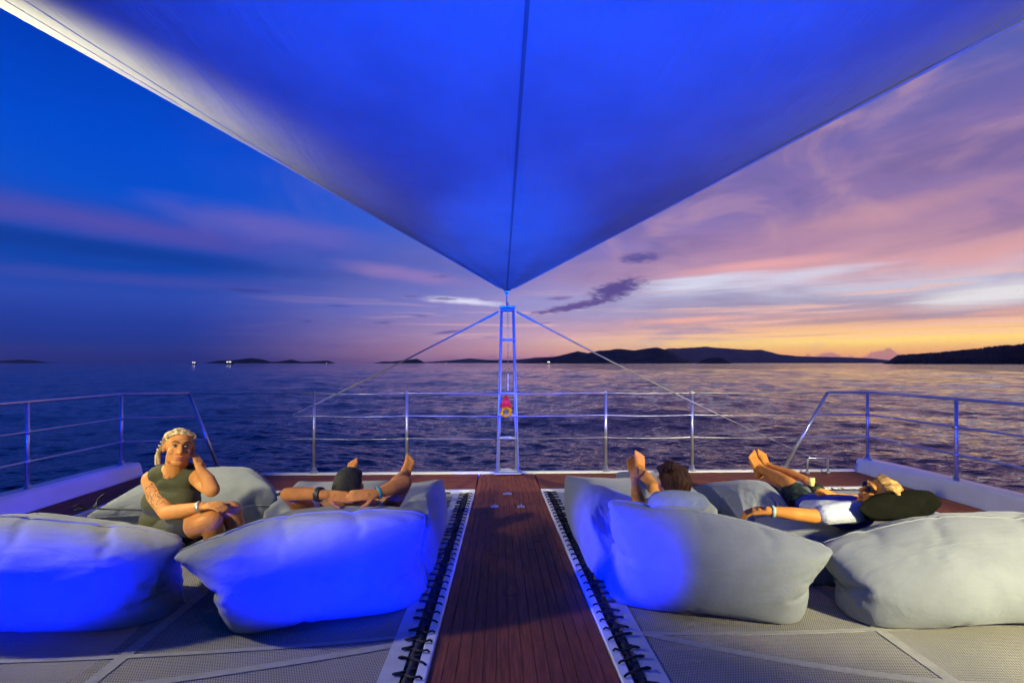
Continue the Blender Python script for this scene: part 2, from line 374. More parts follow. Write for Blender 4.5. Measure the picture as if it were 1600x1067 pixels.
# ------------------------------------------------------------------ islands and headland
FOREST = mat('forest_hill', (.05, .055, .04), .95, var=.5, vscale=.012, detail=6, spec=.1)
def hill(name, prof, dist, depth, label, rough=.03, trees=0., group=None):
    xs = [p[0] for p in prof]; ys = [p[1] for p in prof]
    n = max(24, int((xs[-1] - xs[0]) * 1.1)); m = 15
    rnd = random.Random(int(xs[0] + dist))
    vs = []
    for i in range(n + 1):
        px = xs[0] + (xs[-1] - xs[0]) * i / n
        py = float(np.interp(px, xs, ys))
        a = math.atan((px - 800) / F) + R(YAW)
        hmax = max(0., (567 - py) / math.hypot(F, px - 800) * dist)
        hmax += noise.fractal(Vector((px * .11, dist * .01, 0)), 1, 2, 4) * rough * hmax
        for j in range(m + 1):
            q = j / m * 2 - 1
            env = max(0., 1 - abs(q) ** 1.7)
            d = dist + depth * (q + .12 * noise.noise(Vector((px * .05, q * 2, dist))))
            nn = noise.fractal(Vector((px * .06, q * 2.2, dist * .1)), 1, 2, 4)
            h = hmax * env * (1 + .22 * nn * (1 - env) * 2)
            if trees and env > .1: h += rnd.random() * trees * min(1, hmax / 30)
            vs.append((math.sin(a) * d, math.cos(a) * d, SEA - 4 + (h + 4 + SEA * -0) if env > 0 else SEA - 6))
    fs = [(i * (m + 1) + j, (i + 1) * (m + 1) + j, (i + 1) * (m + 1) + j + 1, i * (m + 1) + j + 1) for i in range(n) for j in range(m)]
    c = Vector((0, 0, 0))
    for v in vs: c += Vector(v)
    c /= len(vs); c.z = SEA
    o = obj(name, mesh(name, [Vector(v) - c for v in vs], fs), FOREST, None, True, kind='structure', label=label, group=group)
    o.location = c
hill('island', [(-60, 567), (-10, 564.5), (30, 561.5), (50, 562), (75, 566), (110, 567.5)], 10500, 700, 'faint low island at the far left of the horizon')
hill('island', [(315, 567.5), (340, 563), (365, 562), (392, 558.5), (408, 560.5), (425, 565), (440, 563.5), (456, 561), (470, 564.5), (490, 564), (512, 562.5), (526, 567.5)], 4600, 380, 'dark humped island left of the slanting stay')
hill('island', [(580, 567.5), (598, 564), (612, 564.5), (630, 562), (652, 560), (661, 564), (664, 567.5)], 4200, 250, 'small dark island crossed by the left stay')
hill('hills', [(640, 567), (670, 565), (705, 562.5), (735, 559.5), (760, 562), (800, 562.5), (840, 558), (900, 556), (960, 552), (1000, 560)], 10800, 900, 'low far hills behind the ladder mast')
hill('hills', [(806, 567.5), (830, 562), (860, 558), (874, 555), (890, 551), (903, 548), (918, 551), (936, 547), (952, 546.5), (966, 544), (990, 546.5), (1012, 543.5), (1026, 542), (1045, 547), (1060, 556), (1084, 567)], 3600, 480, 'dark wooded hills right of the ladder mast')
hill('hills', [(1000, 560), (1042, 544), (1070, 543.5), (1103, 541), (1120, 543), (1140, 544), (1165, 546), (1190, 546), (1216, 553), (1245, 556), (1270, 557), (1310, 557.5), (1362, 559.5), (1395, 563), (1440, 567)], 11300, 900, 'hazy purple hill range under the afterglow')
hill('island', [(1086, 567.5), (1096, 562.5), (1107, 558.5), (1124, 557), (1134, 561), (1144, 567.5)], 2600, 100, 'small dark islet in front of the hazy hills')
hill('headland', [(1378, 567.5), (1388, 563), (1402, 555), (1436, 553), (1475, 550.5), (1515, 546.5), (1550, 542), (1600, 538), (1700, 528), (1850, 520), (2000, 535), (2200, 567)], 2000, 260, 'dark tree covered headland at the right edge', trees=7.)

# ================================================================== THE YACHT'S FOREDECK
YB, YF = 5.10, 5.92            # rear and front of the bow crossbeam
def tw(y): return .345 + (5.1 - y) * .0213     # half width of the walkway
NETX = 3.78                    # outer edge of the nets
YS = -1.6                      # how far aft the deck is built

deck = empty('deck', (0, 0, 0), kind='structure', label='teak foredeck with a central walkway and bow crossbeam')
bm = bmesh.new()
add_hex(bm, [(-tw(YS), YS, -.3), (tw(YS), YS, -.3), (tw(YF) + .0, YF - .02, -.3), (-tw(YF), YF - .02, -.3),
             (-tw(YS), YS, -.012), (tw(YS), YS, -.012), (tw(YF), YF - .02, -.012), (-tw(YF), YF - .02, -.012)])
for s in (-1, 1):
    x0, x1 = sorted((s * (tw(YB) + .0), s * 4.36))
    add_hex(bm, box8(x0, x1, YB + .05, YF - .02, -.3, -.014))
    x0, x1 = sorted((s * (NETX + .06), s * 4.36))
    add_hex(bm, box8(x0, x1, YS, YB + .05, -.3, -.014))
obj('deck_base', bm_mesh('deck_base', bm), CAULK, deck)
# walkway planks
NP = 14
rnd = random.Random(7)
for i in range(NP):
    cuts = [YS] + sorted(rnd.uniform(-.5, 5.2) for _ in range(2)) + [YF - .02]
    for y0, y1 in zip(cuts, cuts[1:]):
        if y1 - y0 < .3: continue
        e = .0013
        def xx(k, y): return -tw(y) + 2 * tw(y) * k / NP
        z = rnd.uniform(-.0008, .0008)
        bm = bmesh.new()
        ya, yb = y0 + e, y1 - e
        add_hex(bm, [(xx(i, ya) + e, ya, -.02), (xx(i + 1, ya) - e, ya, -.02), (xx(i + 1, yb) - e, yb, -.02), (xx(i, yb) + e, yb, -.02),
                     (xx(i, ya) + e, ya, z), (xx(i + 1, ya) - e, ya, z), (xx(i + 1, yb) - e, yb, z), (xx(i, yb) + e, yb, z)])
        obj('plank', bm_mesh('plank', bm), TEAK, deck)
# planks of the crossbeam (athwart) and of the hull decks (fore and aft)
for s in (-1, 1):
    n = 12; w = (YF - .02 - YB - .055) / n
    for i in range(n):
        y0 = YB + .055 + i * w
        xa, xb = tw(YB) + .004, 4.34
        xm = rnd.uniform(1.2, 3.2)
        for a, b in ((xa, xm), (xm, xb)):
            x0, x1 = sorted((s * (a + .002), s * (b - .002)))
            obj('plank', box_me('plank', x0, x1, y0 + .002, y0 + w - .002, -.02, rnd.uniform(-.001, .001)), TEAKX, deck)
    n = 8; w = (4.34 - NETX - .07) / n
    for i in range(n):
        a = NETX + .07 + i * w
        x0, x1 = sorted((s * (a + .002), s * (a + w - .002)))
        obj('plank', box_me('plank', x0, x1, YS, YB + .05, -.02, rnd.uniform(-.001, .001)), TEAK, deck)
# white margins
bm = bmesh.new(); add_hex(bm, box8(-4.36, 4.36, YF - .018, YF + .05, -.34, .022))
me = bm_mesh('bow_trim', bm)
o = obj('bow_trim', me, GEL, deck); o.modifiers.new('b', 'BEVEL').width = .012
for s in (-1, 1):
    # white edge strips round each net opening
    def strip(pa, pb, w, side, z0=-.10, z1=.012):
        pa = Vector(pa); pb = Vector(pb); d = (pb - pa).normalized(); nrm = Vector((d.y, -d.x, 0)) * side * w
        bm = bmesh.new()
        q = [pa, pb, pb + nrm, pa + nrm]
        add_hex(bm, [(v.x, v.y, z0) for v in q] + [(v.x, v.y, z1) for v in q])
        me = bm_mesh('edge_strip', bm); o = obj('edge_strip', me, GEL, deck); o.modifiers.new('b', 'BEVEL').width = .006
    strip((s * (tw(YS) + .003), YS, 0), (s * (tw(YB) + .003), YB - .006, 0), .052, 1 if s > 0 else -1)
    strip((s * (tw(YB) + .003), YB, 0), (s * (NETX + .065), YB, 0), .05, -1 if s > 0 else 1)
    strip((s * (NETX + .012), YS, 0), (s * (NETX + .012), YB - .006, 0), .05, 1 if s > 0 else -1)
# flush fittings in the walkway
for (px, py, sx) in ((793, 772, .045), (773, 792, .035), (814, 792, .035)):
    p = W(px, py, EYE * F / (py - 567))
    pl = empty('deck_plate', (p.x, p.y, .002), label={793: 'small steel deck fitting ahead of the other two on the walkway', 773: 'small steel deck fitting on the walkway, left one of the rear pair',
               814: 'small steel deck fitting on the walkway, right one of the rear pair'}[px], cat='deck fitting')
    bm = bmesh.new(); add_hex(bm, box8(-sx, sx, -.03, .03, 0, .006)); o = obj('plate', bm_mesh('plate', bm), STEEL, pl); o.modifiers.new('b', 'BEVEL').width = .004
    for k in (-1, 1):
        bm = bmesh.new(); add_tube(bm, [(k * sx * .55, 0, .006), (k * sx * .55, 0, .011)], .008, 8); obj('screw', bm_mesh('screw', bm), STEEL, pl)
    bm = bmesh.new(); add_tube(bm, [(-.014, 0, .006), (-.014, 0, .02), (.014, 0, .02), (.014, 0, .006)], .004, 6); obj('eye', bm_mesh('eye', bm), STEEL, pl)

# hulls below the side decks and bulwarks
for s in (-1, 1):
    prof = [(3.9, -.32), (4.38, -.32), (4.60, -.25), (4.62, .10), (4.3, -1.1), (4.2, -1.9), (4.0, -1.9), (3.85, -1.1)]
    bm = bmesh.new()
    ring = [(3.86, -.31), (4.60, -.31), (4.58, -.6), (4.40, -1.9), (4.0, -1.9), (3.84, -.6)]
    rows = []
    for (y, k) in ((YS, 1), (4.6, 1), (5.6, .8), (6.1, .25)):
        cx = 4.23
        rows.append([bm.verts.new((s * (cx + (x - cx) * k), y + (0 if z > -1 else -.15), z)) for x, z in ring])
    for r0, r1 in zip(rows, rows[1:]):
        for k in range(6): bm.faces.new((r0[k], r0[(k + 1) % 6], r1[(k + 1) % 6], r1[k]))
    bm.faces.new(rows[0]); bm.faces.new(rows[-1][::-1])
    side = 'left' if s < 0 else 'right'
    obj('hull_' + side, bm_mesh('hull', bm), GEL, None, kind='structure', label='white hull side under the %s deck edge' % side)
    # bulwark: inner slope, flat cap
    bm = bmesh.new()
    pr = [(4.365, -.30), (4.372, .0), (4.40, .15), (4.425, .175), (4.56, .178), (4.60, .15), (4.62, -.3)]
    rows = []
    for y, dz in ((YS, .05), (0, .045), (2, .03), (4, .015), (5.3, .0), (YF + .03, -.02)):
        rows.append([bm.verts.new((s * x, y, z + (dz if z > 0 else 0))) for x, z in pr])
    for r0, r1 in zip(rows, rows[1:]):
        for k in range(6): bm.faces.new((r0[k], r0[k + 1], r1[k + 1], r1[k]))
    bm.faces.new(rows[0]); bm.faces.new(rows[-1][::-1])
    o = obj('bulwark_' + side, bm_mesh('bulwark', bm), GEL, None, kind='structure', label='low white bulwark along the %s side of the deck' % side)

# ------------------------------------------------------------------ nets
def net_mat():
    M = bpy.data.materials.new('net_mesh'); M.use_nodes = True; t = NT(M.node_tree); b = t.n['Principled BSDF']
    g = t.new('ShaderNodeNewGeometry'); sp = t.new('ShaderNodeSeparateXYZ'); t.l.new(g.outputs['Position'], sp.inputs[0])
    S = .0115
    v = t.m('DIVIDE', sp.outputs[1], S); row = t.m('FLOOR', v)
    u = t.m('ADD', t.m('DIVIDE', sp.outputs[0], S), t.m('MULTIPLY', t.m('MODULO', t.m('ABSOLUTE', row), 2.), .5))
    fu = t.m('SUBTRACT', t.m('FRACT', t.m('ADD', u, 1000.)), .5); fv = t.m('SUBTRACT', t.m('FRACT', v), .5)
    q = t.m('SQRT', t.m('ADD', t.m('MULTIPLY', fu, fu), t.m('MULTIPLY', fv, fv)))
    hole = t.m('MULTIPLY', t.smooth(q, .36, .24), .7)
    n = t.noise(g.outputs['Position'], 3, 4)
    t.put(b.inputs['Base Color'], t.mix(t.smooth(n, .3, .7), (.25, .235, .19, 1), (.30, .28, .225, 1)))
    b.inputs['Roughness'].default_value = .8
    tr = t.new('ShaderNodeBsdfTransparent'); mx = t.new('ShaderNodeMixShader')
    t.l.new(hole, mx.inputs[0]); t.l.new(b.outputs[0], mx.inputs[1]); t.l.new(tr.outputs[0], mx.inputs[2])
    t.l.new(mx.outputs[0], t.n['Material Output'].inputs[0])
    return M
NET = net_mat()
def net_z(x, y):
    ax = (abs(x) - (tw(y) + .12)) / (NETX - tw(y) - .12); ay = (y - YS) / (YB - YS)
    ax = min(1, max(0, ax)); ay = min(1, max(0, ay))
    return -.004 - .055 * (4 * ax * (1 - ax)) ** .8 * (4 * ay * (1 - ay)) ** .6
lace_me = None
for s in (-1, 1):
    side = 'left' if s < 0 else 'right'
    net = empty('trampoline_net', (0, 0, 0), label='white mesh trampoline net laced to the %s edge of the walkway' % side, cat='net', group='bow nets')
    nx, ny = 44, 70
    vs = []; fs = []
    for i in range(nx + 1):
        for j in range(ny + 1):
            y = YS + (YB - .09 - YS) * j / ny
            xa = tw(y) + .12 + .09; xb = NETX - .05
            x = xa + (xb - xa) * i / nx
            vs.append((s * x, y, net_z(x, y)))
    for i in range(nx):
        for j in range(ny): fs.append((i * (ny + 1) + j, (i + 1) * (ny + 1) + j, (i + 1) * (ny + 1) + j + 1, i * (ny + 1) + j + 1))
    obj('mesh_panel', mesh('mesh_panel', vs, fs), NET, net, True)
    # solid vinyl borders
    def border(name, f, n=40, th=.004):
        vs = []; fs = []
        for k in range(n + 1):
            for (x, y) in f(k / n):
                z = net_z(x, y) + .005
                vs += [(s * x, y, z), (s * x, y, z - th)]
        for k in range(n):
            a = k * 4; b = a + 4
            fs += [(a, a + 2, b + 2, b), (a + 1, b + 1, b + 3, a + 3), (a, b, b + 1, a + 1), (a + 2, a + 3, b + 3, b + 2)]
        obj(name, mesh(name, vs, fs), VINYL, net)
    ys = lambda k: YS + (YB - .07 - YS) * k
    border('border', lambda k: ((tw(ys(k)) + .118, ys(k)), (tw(ys(k)) + .118 + .098, ys(k))))
    border('border', lambda k: ((tw(5) + .22 + (NETX - .1 - tw(5) - .22) * k, YB - .16), (tw(5) + .22 + (NETX - .1 - tw(5) - .22) * k, YB - .07)))
    border('border', lambda k: ((NETX - .10, ys(k)), (NETX - .02, ys(k))))
    # webbing straps sewn on
    def strap(f, w=.022, n=40):
        vs = []; fs = []
        for k in range(n + 1):
            p = Vector(f(k / n)); q = Vector(f(k / n + .01)); d = (q - p).normalized(); nn = Vector((-d.y, d.x)) * w
            for e in (p + nn, p - nn):
                z = net_z(e.x, e.y) + .004
                vs += [(s * e.x, e.y, z), (s * e.x, e.y, z - .003)]
        for k in range(n):
            a = k * 4; b = a + 4
            fs += [(a, a + 2, b + 2, b), (a + 1, b + 1, b + 3, a + 3), (a, b, b + 1, a + 1), (a + 2, a + 3, b + 3, b + 2)]
        obj('webbing_strap', mesh('strap', vs, fs), STRAP, net)
    strap(lambda k: (1.90, ys(k)), .03)
    if s > 0:
        strap(lambda k: (.62 + 3.05 * k, 2.42 - .42 * math.sin(min(1, k * 1.6) * 1.5)))
        strap(lambda k: (.62 + 3.05 * k, 2.42 + .18 * k), .014)
    else:
        strap(lambda k: (.62 + 3.05 * k, 2.35 - .55 * k), .022)
        strap(lambda k: (.62 + 3.05 * k, 2.42 - .12 * k), .014)
    # lacing: one loop of cord after another across the gap
    y = .75; k = 0
    while y < YB - .1:
        bm = bmesh.new(); x = tw(y)
        j = rnd.uniform(-.022, .022)
        za = .02
        add_tube(bm, [(s * (x + .018), y, .016), (s * (x + .03), y + .004, .024), (s * (x + .062), y + .01 + j, .018), (s * (x + .10), y + .045 + j, .006),
                      (s * (x + .14), y + .05 + j, .012), (s * (x + .155), y + .056 + j, .004)], .0052, 5)
        add_tube(bm, [(s * (x + .15), y + .05 + j, .008), (s * (x + .10), y + .075, .002), (s * (x + .06), y + .088, .006)], .006, 4)
        obj('lacing_loop', bm_mesh('lacing', bm), CORD, net)
        y += rnd.uniform(.078, .096); k += 1
    # rope running along the gap and the dark bolt-rope sleeve under it
    tube('lacing_rope', [(s * (tw(yy) + .088 + .006 * math.sin(yy * 31)), yy, -.012) for yy in np.linspace(YS, YB - .1, 90)], .022, CORD, net, 6)
    bm = bmesh.new()
    for i, xx0 in enumerate(np.arange(.7, NETX - .15, .11)):
        add_tube(bm, [(s * xx0, YB - .03, .016), (s * (xx0 + .015), YB - .06, .006), (s * (xx0 + .03), YB - .10, .01)], .006, 4)
    obj('front_lacing', bm_mesh('front_lacing', bm), CORD, net, kind='stuff')
    tube('lacing_rope', [(s * xx0, YB - .058, -.004) for xx0 in np.linspace(.6, NETX - .05, 12)], .014, CORD, net, 6)

# ------------------------------------------------------------------ guard rails
def zpt(px, py, d): return W(px, py, d)
RZ = (.985, .71, .435)
lp = [Vector((-4.47, y, .17)) for y in (2.1, 3.35, 4.62, 5.74)]
rp = [Vector((4.47, y, .17)) for y in (2.3, 3.5, 4.70, 5.86)]
def base_collar(p, parent):
    bm = bmesh.new(); add_tube(bm, [p, p + Vector((0, 0, .02)), p + Vector((0, 0, .021)), p + Vector((0, 0, .06))], [.045, .045, .028, .026], 12)
    obj('base_socket', bm_mesh('socket', bm), STEEL, parent, True)
def side_rail(posts, top, foot, side):
    r = empty('guard_rail', posts[-1], label='stainless steel guard rail on the %s side of the deck with slanting front strut' % side, cat='guard rail', group='guard rails')
    L = lambda v: Vector(v) - Vector(posts[-1])
    for p in posts:
        tube('stanchion', [L(p), L((p.x, p.y, RZ[0]))], .0165, STEEL, r, 10); base_collar(L(p) - Vector((0, 0, .012)), r)
    tube('top_rail', [L((p.x, p.y, RZ[0] + .004)) for p in posts] + [L(top)], .0165, STEEL, r, 10)
    for z in RZ[1:]:
        k = (RZ[0] - z) / (RZ[0] - foot.z); e = top + (foot - top) * k
        tube('middle_rail', [L((p.x, p.y, z)) for p in posts] + [L(e)], .011 if side == 'right' else .009, STEEL, r, 8)
    tube('strut', [L(top), L(foot)], .019, STEEL, r, 10)
    base_collar(L(foot) - Vector((0, 0, .01)), r)
    for p in posts:
        for z in RZ[1:]:
            bm = bmesh.new(); add_tube(bm, [L((p.x, p.y, z - .022)), L((p.x, p.y, z + .022))], .023, 10); obj('clamp', bm_mesh('clamp', bm), STEEL, r, True)
topL = Vector((-3.80, 5.90, RZ[0])); footL = Vector((-3.42, 5.88, .03))
topR = Vector((3.98, 5.88, RZ[0])); footR = Vector((3.42, 5.88, .03))
side_rail(lp, topL, footL, 'left'); side_rail(rp, topR, footR, 'right')
fr = empty('guard_rail', (0, 5.93, 0), label='front wire guard rail with four steel posts along the bow', cat='guard rail', group='guard rails')
fx = []
for px in (495, 637, 947, 1084):
    p = W(px, 735, 5.95); x = p.x; fx.append(x)
    tube('stanchion', [(x, 0, .02), (x, 0, RZ[0] + .01)], [.018, .0155], STEEL, fr, 10); base_collar(Vector((x, 0, .02)), fr)
    bm = bmesh.new(); add_tube(bm, [(x, 0, RZ[0] + .01), (x, 0, RZ[0] + .022)], [.019, .012], 10); obj('post_cap', bm_mesh('cap', bm), STEEL, fr, True)
for z in RZ:
    kL = (RZ[0] - z) / (RZ[0] - footL.z); a = topL + (footL - topL) * kL; b = topR + (footR - topR) * kL
    pts = [a - Vector((0, 5.93, 0))]
    xs = [pts[0].x] + fx + [b.x]
    P = []
    for x0, x1 in zip(xs, xs[1:]):
        for k in range(6): P.append((x0 + (x1 - x0) * k / 6, -.017, z - .012 * math.sin(math.pi * k / 6)))
    P.append((b.x, b.y - 5.93, z))
    tube('wire', P, .0048, WIRE, fr, 5)

# small U-shaped deck handle on the right bow
hd = empty('grab_handle', (3.80, 5.80, 0), label='small U-shaped steel handle standing on the right bow deck', cat='handle')
tube('bar', [(-.13, 0, .03), (-.125, 0, .17), (-.11, 0, .19), (.11, 0, .19), (.125, 0, .17), (.13, 0, .03)], .011, STEEL, hd, 8)
for k in (-1, 1): 
    bm = bmesh.new(); add_tube(bm, [(k * .13, 0, .001), (k * .13, 0, .03)], [.03, .022], 10); obj('foot', bm_mesh('foot', bm), STEEL, hd, True)

# ------------------------------------------------------------------ ladder mast at the bow
MX = .01; MY = 5.87
ms = empty('ladder_mast', (MX, MY, .02), label='narrow ladder-like alloy mast standing at the bow under the awning tip', cat='mast')
HT = 2.0
legw = lambda z: .128 - (.128 - .074) * z / HT
for s in (-1, 1):
    for (dy_, k) in ((-.045, 1.0), (.05, .83)):
        tube('leg', [(s * legw(0) * k, dy_, 0), (s * legw(HT) * (k * .5 + .5), dy_ * .6, HT)], .0125, ALLOY, ms, 10)
for z in (.03, .425, .70, .965, 1.61, 1.97):
    for dy_, k in ((-.045, 1.0), (.05, .83)):
        w = legw(z) * k
        tube('rung', [(-w, dy_, z), (w, dy_, z)], .0125 if z < 1.9 else .016, ALLOY, ms, 8)
    for s in (-1, 1): tube('brace', [(s * legw(z), -.045, z), (s * legw(z) * .83, .05, z)], .009, ALLOY, ms, 6)
bm = bmesh.new(); add_hex(bm, box8(-.095, .095, -.045, .045, HT - .006, HT + .018)); o = obj('head_plate', bm_mesh('head', bm), ALLOY, ms); o.modifiers.new('b', 'BEVEL').width = .006
bm = bmesh.new(); add_hex(bm, box8(-.16, .16, -.09, .09, 0, .018)); obj('foot_plate', bm_mesh('footp', bm), ALLOY, ms)
tube('eye', [(0, 0, HT + .01), (0, 0, HT + .06)], [.02, .012], STEEL, ms, 8)
LEDM = bpy.data.materials.new('blue_led'); LEDM.use_nodes = True
LEDM.node_tree.nodes['Principled BSDF'].inputs['Emission Color'].default_value = (.012, .05, 1, 1); LEDM.node_tree.nodes['Principled BSDF'].inputs['Emission Strength'].default_value = .9
LEDM.node_tree.nodes['Principled BSDF'].inputs['Base Color'].default_value = (.1, .12, .3, 1)
LED2 = LEDM.copy(); LED2.node_tree.nodes['Principled BSDF'].inputs['Emission Color'].default_value = (.10, .22, 1, 1); LED2.node_tree.nodes['Principled BSDF'].inputs['Emission Strength'].default_value = 1.3
for s in (-1, 1):
    for z0, z1, m_ in ((.02, .70, LEDM), (.71, .96, LED2), (.97, 1.42, LEDM)):
        tube('led_strip', [(s * legw(z0), -.060, z0), (s * legw(z1), -.060 + .018 * z1 / HT, z1)], .006, m_, ms, 6)
tube('halyard', [(.004, -.01, HT), (.006, -.01, 1.30)], .004, WIRE, ms, 5)
tube('rod', [(.006, -.01, 1.0), (.006, -.01, 1.2)], .007, GEL, ms, 6)
# stays
for s in (-1, 1):
    st = empty('stay', (MX + s * .09, MY, HT + .0), label='pale %s stay running down from the mast head to the bow' % ('left' if s < 0 else 'right'), cat='stay', group='mast stays')
    a = Vector((0, 0, -.02)); b = Vector((s * 4.02, .02, -1.97))
    P = lambda k: a + (b - a) * k + Vector((0, 0, -.05 * math.sin(math.pi * k)))
    k1 = .57
    tube('thick_rope', [P(k) for k in np.linspace(.055, k1, 14)], .0095, ROPE, st, 6)
    tube('thin_wire', [P(k) for k in np.linspace(k1, 1, 12)], .004, WIRE, st, 5)
    tube('turnbuckle', [P(.004), P(.015), P(.05), P(.07)], [.008, .013, .013, .009], ROPE, st, 8)

# flower garland tied in the mast
RED = mat('red_ribbon', (.7, .01, .0), .7, var=.3, vscale=30)
ORG = mat('marigold', (.85, .24, .0), .9, var=.3, vscale=60, c2=(.95, .42, .0), spec=.05)
ga = empty('flower_garland', (MX - .02, MY - .07, .72), label='red and orange flower garland tied between the mast rungs', cat='garland')
rg = random.Random(3)
for k in range(5):
    x = (k - 2) * .014
    bm = bmesh.new(); add_tube(bm, [(x * .3, 0, .24), (x, -.012, .18), (x * 1.8 + rg.uniform(-.01, .01), -.02, .10)], [.006, .014, .02], 6)
    obj('ribbon', bm_mesh('ribbon', bm), RED, ga, True)
for k in range(22):
    a = k / 22 * 6.283; rad = .055 + rg.uniform(-.015, .015)
    bm = bmesh.new(); bmesh.ops.create_icosphere(bm, subdivisions=1, radius=.017)
    for v in bm.verts: v.co *= rg.uniform(.8, 1.2)
    o = obj('blossom', bm_mesh('blossom', bm), ORG, ga); o.location = (rad * math.cos(a), -.025 + rg.uniform(-.01, .01), .045 + .05 * math.sin(a))

# ------------------------------------------------------------------ awning
def awning_mat():
    M = bpy.data.materials.new('awning_canvas'); M.use_nodes = True; t = NT(M.node_tree); b = t.n['Principled BSDF']
    g = t.new('ShaderNodeNewGeometry'); p = g.outputs['Position']
    n = t.noise(p, 2.2, 5, .6)
    t.put(b.inputs['Base Color'], t.mix(t.smooth(n, .3, .7), (.27, .27, .255, 1), (.32, .32, .30, 1)))
    b.inputs['Roughness'].default_value = .85; b.inputs['Specular IOR Level'].default_value = .2
    mp = t.new('ShaderNodeMapping'); t.l.new(p, mp.inputs[0]); mp.inputs['Rotation'].default_value = (0, 0, R(-35)); mp.inputs['Scale'].default_value = (2.2, .45, 1)
    h = t.m('ADD', t.m('MULTIPLY', t.noise(mp.outputs[0], 1.6, 5, .6, .8), .02), t.m('MULTIPLY', t.noise(p, 240, 2), .0016))
    bn = t.new('ShaderNodeBump'); bn.inputs['Strength'].default_value = .8; bn.inputs['Distance'].default_value = 1
    t.l.new(h, bn.inputs['Height']); t.l.new(bn.outputs[0], b.inputs['Normal'])
    return M
AWN = awning_mat()
TIP = Vector((0.0, 5.88, 2.215))
def aw(s, u):
    hw = 4.02 * s * 1.0 - .03 * math.sin(math.pi * min(1, s))
    hw = max(hw, .012)
    z = TIP.z + 1.26 * s - .13 * hw * (1 - u * u) - .03 * math.sin(math.pi * s) * (1 - abs(u))
    y = TIP.y - 6.1 * s
    rp_ = .012 * noise.noise(Vector((u * 3, s * 5, 0))) * s + .005 * math.sin(u * 11 + 1) * math.exp(-((s - .10) / .10) ** 2) + .004 * math.sin(u * 17) * math.exp(-((s - .3) / .2) ** 2) * (abs(u) > .0)
    return Vector((hw * u, y, z + rp_))
an = empty('awning', TIP, label='large triangular canvas awning overhead narrowing to a tip at the mast', cat='awning')
ns, nu = 60, 48; vs = []; fs = []
for i in range(ns + 1):
    for j in range(nu + 1): vs.append(aw(i / ns, j / nu * 2 - 1) - TIP)
for i in range(ns):
    for j in range(nu): a = i * (nu + 1) + j; fs.append((a, a + 1, a + nu + 2, a + nu + 1))
o = obj('canvas', mesh('canvas', vs, fs), AWN, an, True); o.modifiers.new('s', 'SOLIDIFY').thickness = .002
SEAM = mat('awning_seam', (.12, .12, .12), .85)
SEAM2 = mat('awning_seam_pale', (.30, .30, .28), .85)
def seam(pts, w, m, name='seam'):
    vs = []; fs = []
    for k, (s, u) in enumerate(pts):
        p = aw(s, u) - TIP
        for e in (-w, w):
            vs += [(p.x + e, p.y, p.z - .004), (p.x + e, p.y, p.z - .001)]
    for k in range(len(pts) - 1):
        a = k * 4; b = a + 4
        fs += [(a, a + 2, b + 2, b), (a + 1, b + 1, b + 3, a + 3), (a, b, b + 1, a + 1), (a + 2, a + 3, b + 3, b + 2)]
    obj(name, mesh(name, vs, fs), m, an)
seam([(s, 0) for s in np.linspace(.01, 1, 40)], .009, SEAM)
for sg in (-1, 1):
    # hem along the edges and diagonal panel seams
    seam([(s, sg * .995) for s in np.linspace(.02, 1, 60)], .014, SEAM2, 'hem')
    for s0, s1, u1 in (((.40, .95, .72), (.50, 1.0, .80)) if sg < 0 else ((.55, 1.0, .8),)):
        seam([(s0 + (s1 - s0) * k, sg * (.985 + (u1 - .985) * k)) for k in np.linspace(0, 1, 24)], .004, SEAM2)
tube('tip_ring', [(0, 0, -.01), (0, .004, -.05), (0, .006, -.16)], [.02, .008, .006], STEEL, an, 8)
bm = bmesh.new(); add_hex(bm, [(-.03, -.03, -.012), (.03, -.03, -.012), (.018, .015, -.012), (-.018, .015, -.012), (-.03, -.03, .008), (.03, -.03, .008), (.018, .015, .008), (-.018, .015, .008)])
obj('tip_plate', bm_mesh('tip', bm), STEEL, an)


